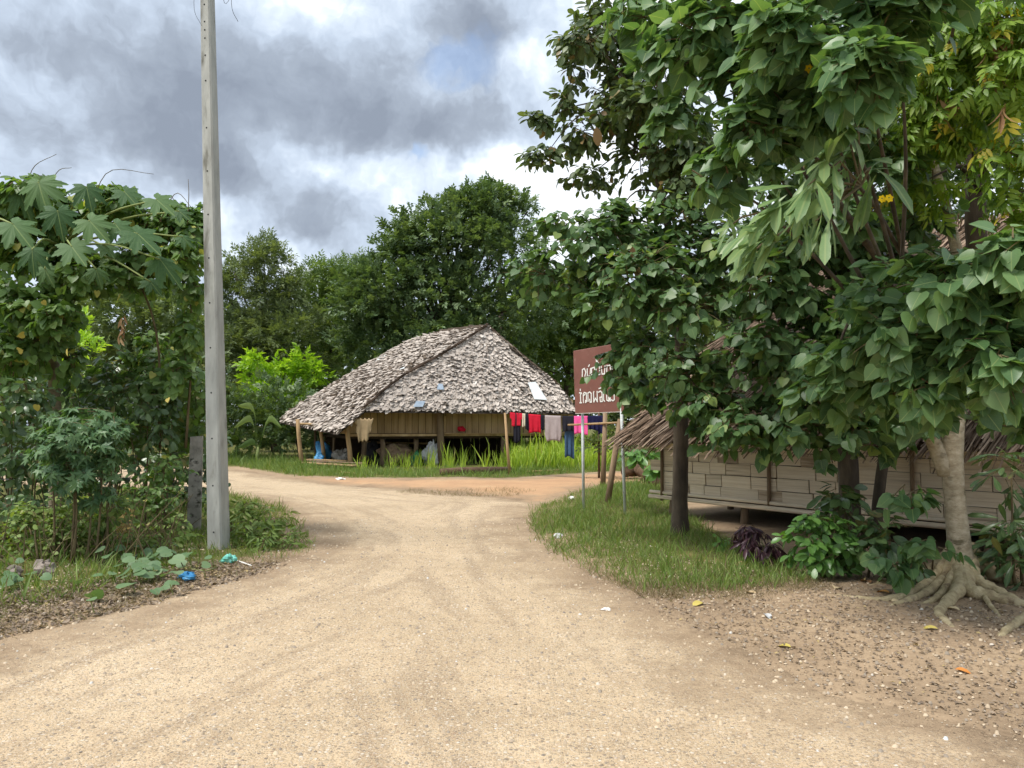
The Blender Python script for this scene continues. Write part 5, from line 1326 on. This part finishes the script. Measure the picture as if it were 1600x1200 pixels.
low_bush('hedge_bush', 'dense dark hedge filling the background left of the pole', (150, 800), [(x_, y_, 13.5, 60, 50, 20) for x_ in (-20, 50, 120, 190, 250, 300) for y_ in (600, 650, 710, 760)], 'oval', .15, M_gloss, 9, .6)
# gourd vine on the ground
gv = thing('gourd_vine', 'gourd vine with broad pale leaves sprawling beside the road', 'vine', ground(215, 895))
gpnt, gt, gn_, gs = [], [], [], []
for x, y, w in ((235, 882, .24), (262, 876, .20), (200, 880, .18), (215, 905, .24), (250, 895, .22), (185, 895, .16), (230, 862, .17), (290, 885, .16), (315, 893, .15), (255, 912, .16), (205, 918, .2), (160, 905, .14), (240, 918, .14), (140, 935, .18), (118, 920, .13), (140, 948, .12), (225, 872, .2), (245, 880, .19), (210, 892, .18), (268, 888, .2), (225, 898, .2), (195, 908, .18), (285, 870, .13), (170, 885, .15), (30, 915, .2), (5, 912, .18), (50, 905, .16), (330, 880, .12), (300, 872, .12), (275, 900, .14), (180, 870, .14), (15, 930, .14), (270, 862, .13)) + tuple((random.gauss(225, 38), random.gauss(888, 14), random.uniform(.09, .17)) for _ in range(26)) + tuple((random.gauss(20, 25), random.gauss(915, 8), random.uniform(.08, .15)) for _ in range(8)):
    p = ground(x, y + 14); gpnt.append((p.x, p.y, p.z + random.uniform(.06, .17))); a = random.uniform(0, 6.28)
    gt.append((math.cos(a), math.sin(a) - .3, random.uniform(-.3, .1))); gn_.append((random.uniform(-.5, .5), -.45 + random.uniform(-.3, .3), .9)); gs.append(w * random.uniform(.6, .85))
add_leaves(gv, 'round', gpnt, gt, gn_, gs, M_pump, 120)
for p in gpnt: MB().tube([on(Vector(p) + Vector((.03, .02, 0)), .005), Vector(p)], .004, 5).build('leaf_stalk', M_stemg, gv)
for q in (((150, 915), (215, 905), (290, 895)), ((0, 930), (50, 925), (150, 915)), ((290, 895), (320, 898), (340, 892))):
    MB().tube(curve_pts([ground(x, y) + Vector((0, 0, .015)) for x, y in q], 12), .006, 5).build('runner', M_stemg, gv)

# ================================================================== grass and litter
def in_poly(poly, n):
    lo, hi = poly.min(0), poly.max(0); out = np.zeros((0, 2))
    while len(out) < n:
        q = rng.uniform(lo, hi, (n * 2, 2)); out = np.vstack([out, q[inside(poly, q[:, 0], q[:, 1])]])
    return out[:n]
def grass(name, label, polys, h, mat, lean=.45, tuft=6, cat='grass'):
    pos, tip, nr, sz = [], [], [], []
    for poly, n, hs in polys:
        c = in_poly(poly, max(1, n // tuft)); p = np.repeat(c, tuft, 0) + rng.normal(0, .03 + .04 * hs, (len(c) * tuft, 2))
        ok = (sdist(ROAD, p[:, 0], p[:, 1]) < .03 + .5 * rng.random(len(p)) ** 5) & (sdist(TRACK, p[:, 0], p[:, 1]) < .05)
        ok &= waves(p[:, 0], p[:, 1], 2.6, 41) + .35 * rng.normal(size=len(p)) > -.42
        p = p[ok]; m = len(p)
        pos.append(np.column_stack([p, hgt(p[:, 0], p[:, 1]) - .005]))
        tip.append(np.column_stack([rng.normal(0, lean, (m, 2)), np.ones(m)])); nr.append(np.column_stack([rng.normal(0, 1, (m, 2)), rng.normal(0, .2, m)]))
        sz.append(h * hs * rng.uniform(.4, 1.2, m) * (1 + .45 * waves(p[:, 0], p[:, 1], 1.7, 43)) * np.where(rng.random(m) < .04, 1.7, 1))
    o = link(name, leaf_mesh(name, 'blade', *map(np.concatenate, (pos, tip, nr, sz)), mat))
    tag(o, label, cat, kind='stuff')
VR = gp([(818, 802), (850, 778), (935, 760), (1035, 765), (1060, 800), (1110, 845), (1230, 890), (1290, 915), (1160, 930), (1010, 925), (900, 885), (845, 855)])
VR2 = gp([(900, 880), (1010, 915), (1160, 922), (1290, 908), (1300, 930), (1160, 945), (1010, 935), (900, 895)])
BK = gp([(930, 760), (1100, 757), (1150, 770), (1040, 790)])
LFT = gp([(-200, 990), (0, 965), (150, 930), (300, 895), (400, 882), (480, 862), (492, 846), (468, 816), (432, 792), (370, 776), (300, 770), (100, 780), (-200, 800)])
LEDGE = gp([(-60, 1010), (200, 955), (400, 895), (485, 862), (480, 845), (400, 872), (200, 915), (-60, 960)])
grass('verge_grass', 'short green grass on the verge under the brown sign', [(VR, 30000, 1.0), (BK, 5000, 1.4)], .13, M_grassg)
grass('verge_grass', 'short weedy grass on the left verge around the utility pole', [(LFT, 20000, 1.0)], .15, M_grassg)
grass('dry_grass', 'dry straw coloured grass along the road edges', [(VR2, 5000, .6), (LEDGE, 5000, .6), (VR, 8000, .9), (LFT, 5000, 1.2)], .12, M_dry, .9)
HB = gp([(560, 740), (690, 739), (800, 738), (942, 735), (960, 722), (900, 718), (780, 722), (640, 726), (575, 732)])
HB2 = gp([(800, 740), (942, 737), (965, 722), (900, 716), (795, 722)])
STRIP = gp([(330, 724), (420, 738), (480, 747), (560, 750), (640, 750), (800, 749), (935, 740), (1000, 736), (1000, 726), (800, 738), (640, 740), (500, 733), (420, 722), (330, 715)])
ISL = gp([(615, 770), (700, 776), (800, 778), (838, 770), (800, 766), (700, 769), (640, 766)])
grass('tall_grass', 'bright yellow green tall grass before the washing line', [(HB2, 11000, 1.0)], .72, M_grasst, .22)
grass('tall_grass', 'loose clumps of tall bright grass before the undercroft', [(HB, 1500, .8)], .7, M_grasst, .25, 9)
grass('roadside_grass', 'low green grass strip at the far side of the road', [(STRIP, 16000, 1.0), (gp([(330, 724), (500, 745), (470, 722), (330, 712)]), 5000, 1.3)], .22, M_grassg)
def free_grass(name, label, poly, n, h, mat):
    p = in_poly(poly, n); m = len(p)
    o = link(name, leaf_mesh(name, 'blade', np.column_stack([p, hgt(p[:, 0], p[:, 1])]), np.column_stack([rng.normal(0, .6, (m, 2)), np.ones(m)]), np.column_stack([rng.normal(0, 1, (m, 2)), np.zeros(m)]), h * rng.uniform(.5, 1.3, m), mat))
    tag(o, label, 'grass', kind='stuff')
free_grass('track_grass', 'thin strip of grass between the gravel road and red track', ISL, 1300, .09, M_dry)
# dry stalks along the left fence
st = MB()
for _ in range(160):
    x = random.uniform(-20, 290); b = ground(x, random.uniform(835, 900)); d = Vector((random.gauss(0, .5), random.gauss(0, .2), 1)) * random.uniform(.3, .8)
    st.tube([b, b + d * .5 + Vector((0, 0, .03)), b + d], [.006, .005, .002], 4)
tag(st.build('dry_stalks', M_twig, None), 'dry brown stalks tangled along the left fence', 'stalks', kind='stuff')
# pebbles on the road
def pebble_tmpl(seed):
    r_ = random.Random(seed); v = []
    for i in range(6): a = 2 * math.pi * i / 6; q = r_.uniform(.8, 1.15); v.append((q * math.cos(a) * .5, q * math.sin(a) * .42, -.12))
    for i in range(3): a = 2 * math.pi * i / 3 + .4; v.append((.3 * math.cos(a), .24 * math.sin(a), .22 * r_.uniform(.8, 1.2)))
    f = [(6, 7, 8)]
    for i in range(3): a, b, c = 2 * i, (2 * i + 1) % 6, (2 * i + 2) % 6; f += [(a, b, 6 + i), (b, c, 6 + i), (c, 6 + (i + 1) % 3, 6 + i)]
    return np.array(v), np.array(f)
TMPL['pebble'] = pebble_tmpl(2)
M_peb = leafmat('pebbles', s(128, 120, 110), s(170, 152, 128), s(196, 178, 152), s(196, 200, 200), .10, 0, .9, 0, .15)
M_chip = leafmat('soil_chips', s(104, 90, 75), s(136, 118, 96), s(158, 138, 113), s(176, 165, 150), .05, 0, .9, 0, .15)
def pebbles(name, label, poly, n, lo, hi, mat=None):
    p = in_poly(poly, n); m = len(p); sz = lo + (hi - lo) * rng.random(m) ** 4
    o = link(name, leaf_mesh(name, 'pebble', np.column_stack([p, hgt(p[:, 0], p[:, 1]) + .006 + sz * .05]), np.column_stack([rng.normal(0, 1, (m, 2)), np.zeros(m)]), np.tile([0, 0, 1.], (m, 1)) + rng.normal(0, .15, (m, 3)), sz, mat or M_peb, smooth=False))
    tag(o, label, 'gravel', kind='stuff')
pebbles('gravel', 'loose small gravel scattered over the near road', np.array([(-4, 2.6), (4.2, 2.6), (5, 6), (2, 9), (1, 13), (-4, 13), (-5, 8)]), 25000, .005, .036)
pebbles('gravel', 'loose gravel and chips over the dark soil on the right', np.array([(1.2, 8), (2.2, 5.2), (3, 3.8), (5, 3.4), (6, 6), (5, 7.6), (3, 7.8)]), 7000, .006, .024, M_chip)
pebbles('gravel', 'grey gravel washed along the border of road and soil', gp([(880, 890), (960, 925), (1100, 1000), (1250, 1090), (1450, 1150), (1600, 1180), (1600, 1120), (1400, 1070), (1250, 1010), (1100, 950), (960, 905)]), 2200, .005, .022, M_chip)
pebbles('gravel', 'loose gravel at the foot of the left verge', np.array([(-7, 5), (-4, 6.6), (-2.5, 8.8), (-2.6, 8.2), (-4, 6), (-7, 4.4)]), 5000, .008, .05, M_chip)
lit = np.array([(1.0, 8), (1.3, 6.2), (2.0, 4.8), (2.8, 3.8), (6, 3.2), (7, 7), (5, 8.2), (3, 8.2)])
p = in_poly(lit, 9000); m = len(p)
tag(link('leaf_litter', leaf_mesh('leaf_litter', 'crumb', np.column_stack([p, hgt(p[:, 0], p[:, 1]) + .01]), np.column_stack([rng.normal(0, 1, (m, 2)), rng.normal(0, .2, m)]), np.column_stack([rng.normal(0, .4, (m, 2)), np.ones(m)]), rng.uniform(.012, .045, m), M_litter)), 'crumbled leaf litter on the shaded soil below the trees', 'litter', kind='stuff')

p = in_poly(gp([(-60, 1010), (200, 955), (400, 900), (440, 880), (300, 885), (150, 915), (-60, 950)]), 5000); m = len(p)
tag(link('leaf_litter', leaf_mesh('leaf_litter', 'crumb', np.column_stack([p, hgt(p[:, 0], p[:, 1]) + .012]), np.column_stack([rng.normal(0, 1, (m, 2)), rng.normal(0, .2, m)]), np.column_stack([rng.normal(0, .4, (m, 2)), np.ones(m)]), rng.uniform(.015, .06, m), M_litter)), 'dry leaf litter along the left road edge', 'litter', kind='stuff')

# ================================================================== small single things
def lone_leaf(px, py, sz_, mat, label, kind='oval'):
    p = ground(px, py) + Vector((0, 0, .012)); a = random.uniform(0, 6.28)
    me = leaf_mesh('fallen_leaf', kind, np.array([tuple(p)]), np.array([[math.cos(a), math.sin(a) * .5, .12]]), np.array([[.1, -.25, 1.]]), np.array([sz_]), mat, curl=(2.2, 2.2))
    tag(link('fallen_leaf', me, None, p), label, 'leaf', 'fallen leaves on the soil')
M_deadp = leafmat('pale_dead_leaf', s(176, 152, 116), s(196, 172, 132), s(212, 190, 150), None, 0, .05, .7)
M_deado = leafmat('orange_dead_leaf', s(190, 120, 52), s(200, 136, 66), s(208, 150, 84), None, 0, .05, .7)
for a_ in ((1181, 936, .12, M_deadp, 'pale tan fallen leaf below the grass edge right of centre'), (1195, 967, .11, M_sackw, 'whitish fallen leaf on the soil below the pale tan leaf'), (1304, 929, .15, M_deadp, 'curled tan leaf at the tip of the leftmost root'),
           (1390, 936, .13, M_deado, 'orange brown leaf between the spreading roots'), (1393, 950, .11, M_deadp, 'tan leaf just below the orange leaf between the roots'), (1500, 963, .13, M_deadp, 'tan leaf on bare soil below the trunk fork root'), (1466, 995, .11, M_deady, 'yellowish leaf on soil below the curling front root'),
           (1236, 1018, .10, M_deady, 'yellow leaf lying alone in the middle of the dark soil'), (1172, 890, .2, M_dead, 'red brown leaf in the grass below the purple plant'), (1098, 946, .12, M_deady, 'yellow leaf at the edge of grass and gravel'), (1303, 895, .16, M_deado, 'tan leaf caught low in the bright green shrub'),
           (1462, 868, .16, M_dead, 'brown curled leaf left of the root tree trunk'), (1492, 1058, .09, M_deado, 'orange leaf on the gravel low right'), (1360, 920, .16, M_dead, 'dark orange leaf left of the spreading roots'), (872, 838, .14, M_dead, 'brown leaf at the left edge of the sign verge')):
    lone_leaf(*a_)
def crumple(name, label, cat, px, py, w, h, mat, seed):
    b = ground(px, py)
    tag(lump((b.x, b.y, b.z + h * .5), w / 2, w / 2.5, h * .6, seed, .45, 12, 7).build(name, mat, None, False, origin=b), label, cat)
M_teal = pmat('teal_plastic', [(0, s(70, 168, 150)), (1, s(140, 214, 196))], 9, .35, bump=.6, bscale=30)
crumple('plastic_bag', 'crumpled teal plastic bag at the foot of the utility pole', 'litter', 358, 884, .14, .09, M_teal, 21)
crumple('plastic_bag', 'crumpled blue plastic bag beside the gourd vine leaves', 'litter', 293, 910, .18, .07, M_blue, 22)
crumple('paper_scrap', 'white and pink paper scrap lying on the gravel road', 'litter', 947, 953, .09, .02, M_white, 23)
crumple('paper_scrap', 'white scrap in the grass left of the sign posts', 'litter', 893, 783, .14, .06, M_white, 24)
crumple('paper_scrap', 'pale scrap at the road edge left of the sign grass', 'litter', 872, 842, .12, .06, M_sackw, 25)
crumple('rubbish_scrap', 'white scrap on the verge grass before the lean-to', 'litter', 532, 752, .22, .06, M_white, 26)
M_rock = pmat('grey_rock', [(0, s(104, 94, 86)), (1, s(160, 148, 136))], 7, .9, bump=.6)
M_rocky = pmat('yellow_clay', [(0, s(150, 126, 74)), (1, s(196, 172, 108))], 7, .9, bump=.6)
crumple('stone', 'rounded pinkish grey stone at the left road edge', 'stone', 67, 910, .2, .13, M_rock, 31)
crumple('stone', 'smaller grey stone right of the rounded pinkish stone', 'stone', 22, 912, .16, .1, M_rock, 32)
crumple('clay_lump', 'yellowish clay lump in the weeds below the weedy bush', 'stone', 195, 868, .22, .42, M_rocky, 33)
tag(MB().tube([ground(370, 882) + Vector((0, 0, .02)), ground(393, 888) + Vector((0, 0, .02))], [.008, .006], 6).build('stick', M_white, None), 'short white stick right of the teal bag', 'stick')
tag(MB().tube(curve_pts([ground(975, 752) + Vector((0, 0, .2)), ground(1000, 752) + Vector((0, 0, .25)), ground(1030, 764) + Vector((0, 0, .1))], 8), .16, 9, .12).build('log', M_log, None, True), 'dark fallen log beside the left end of the bamboo hut', 'log')
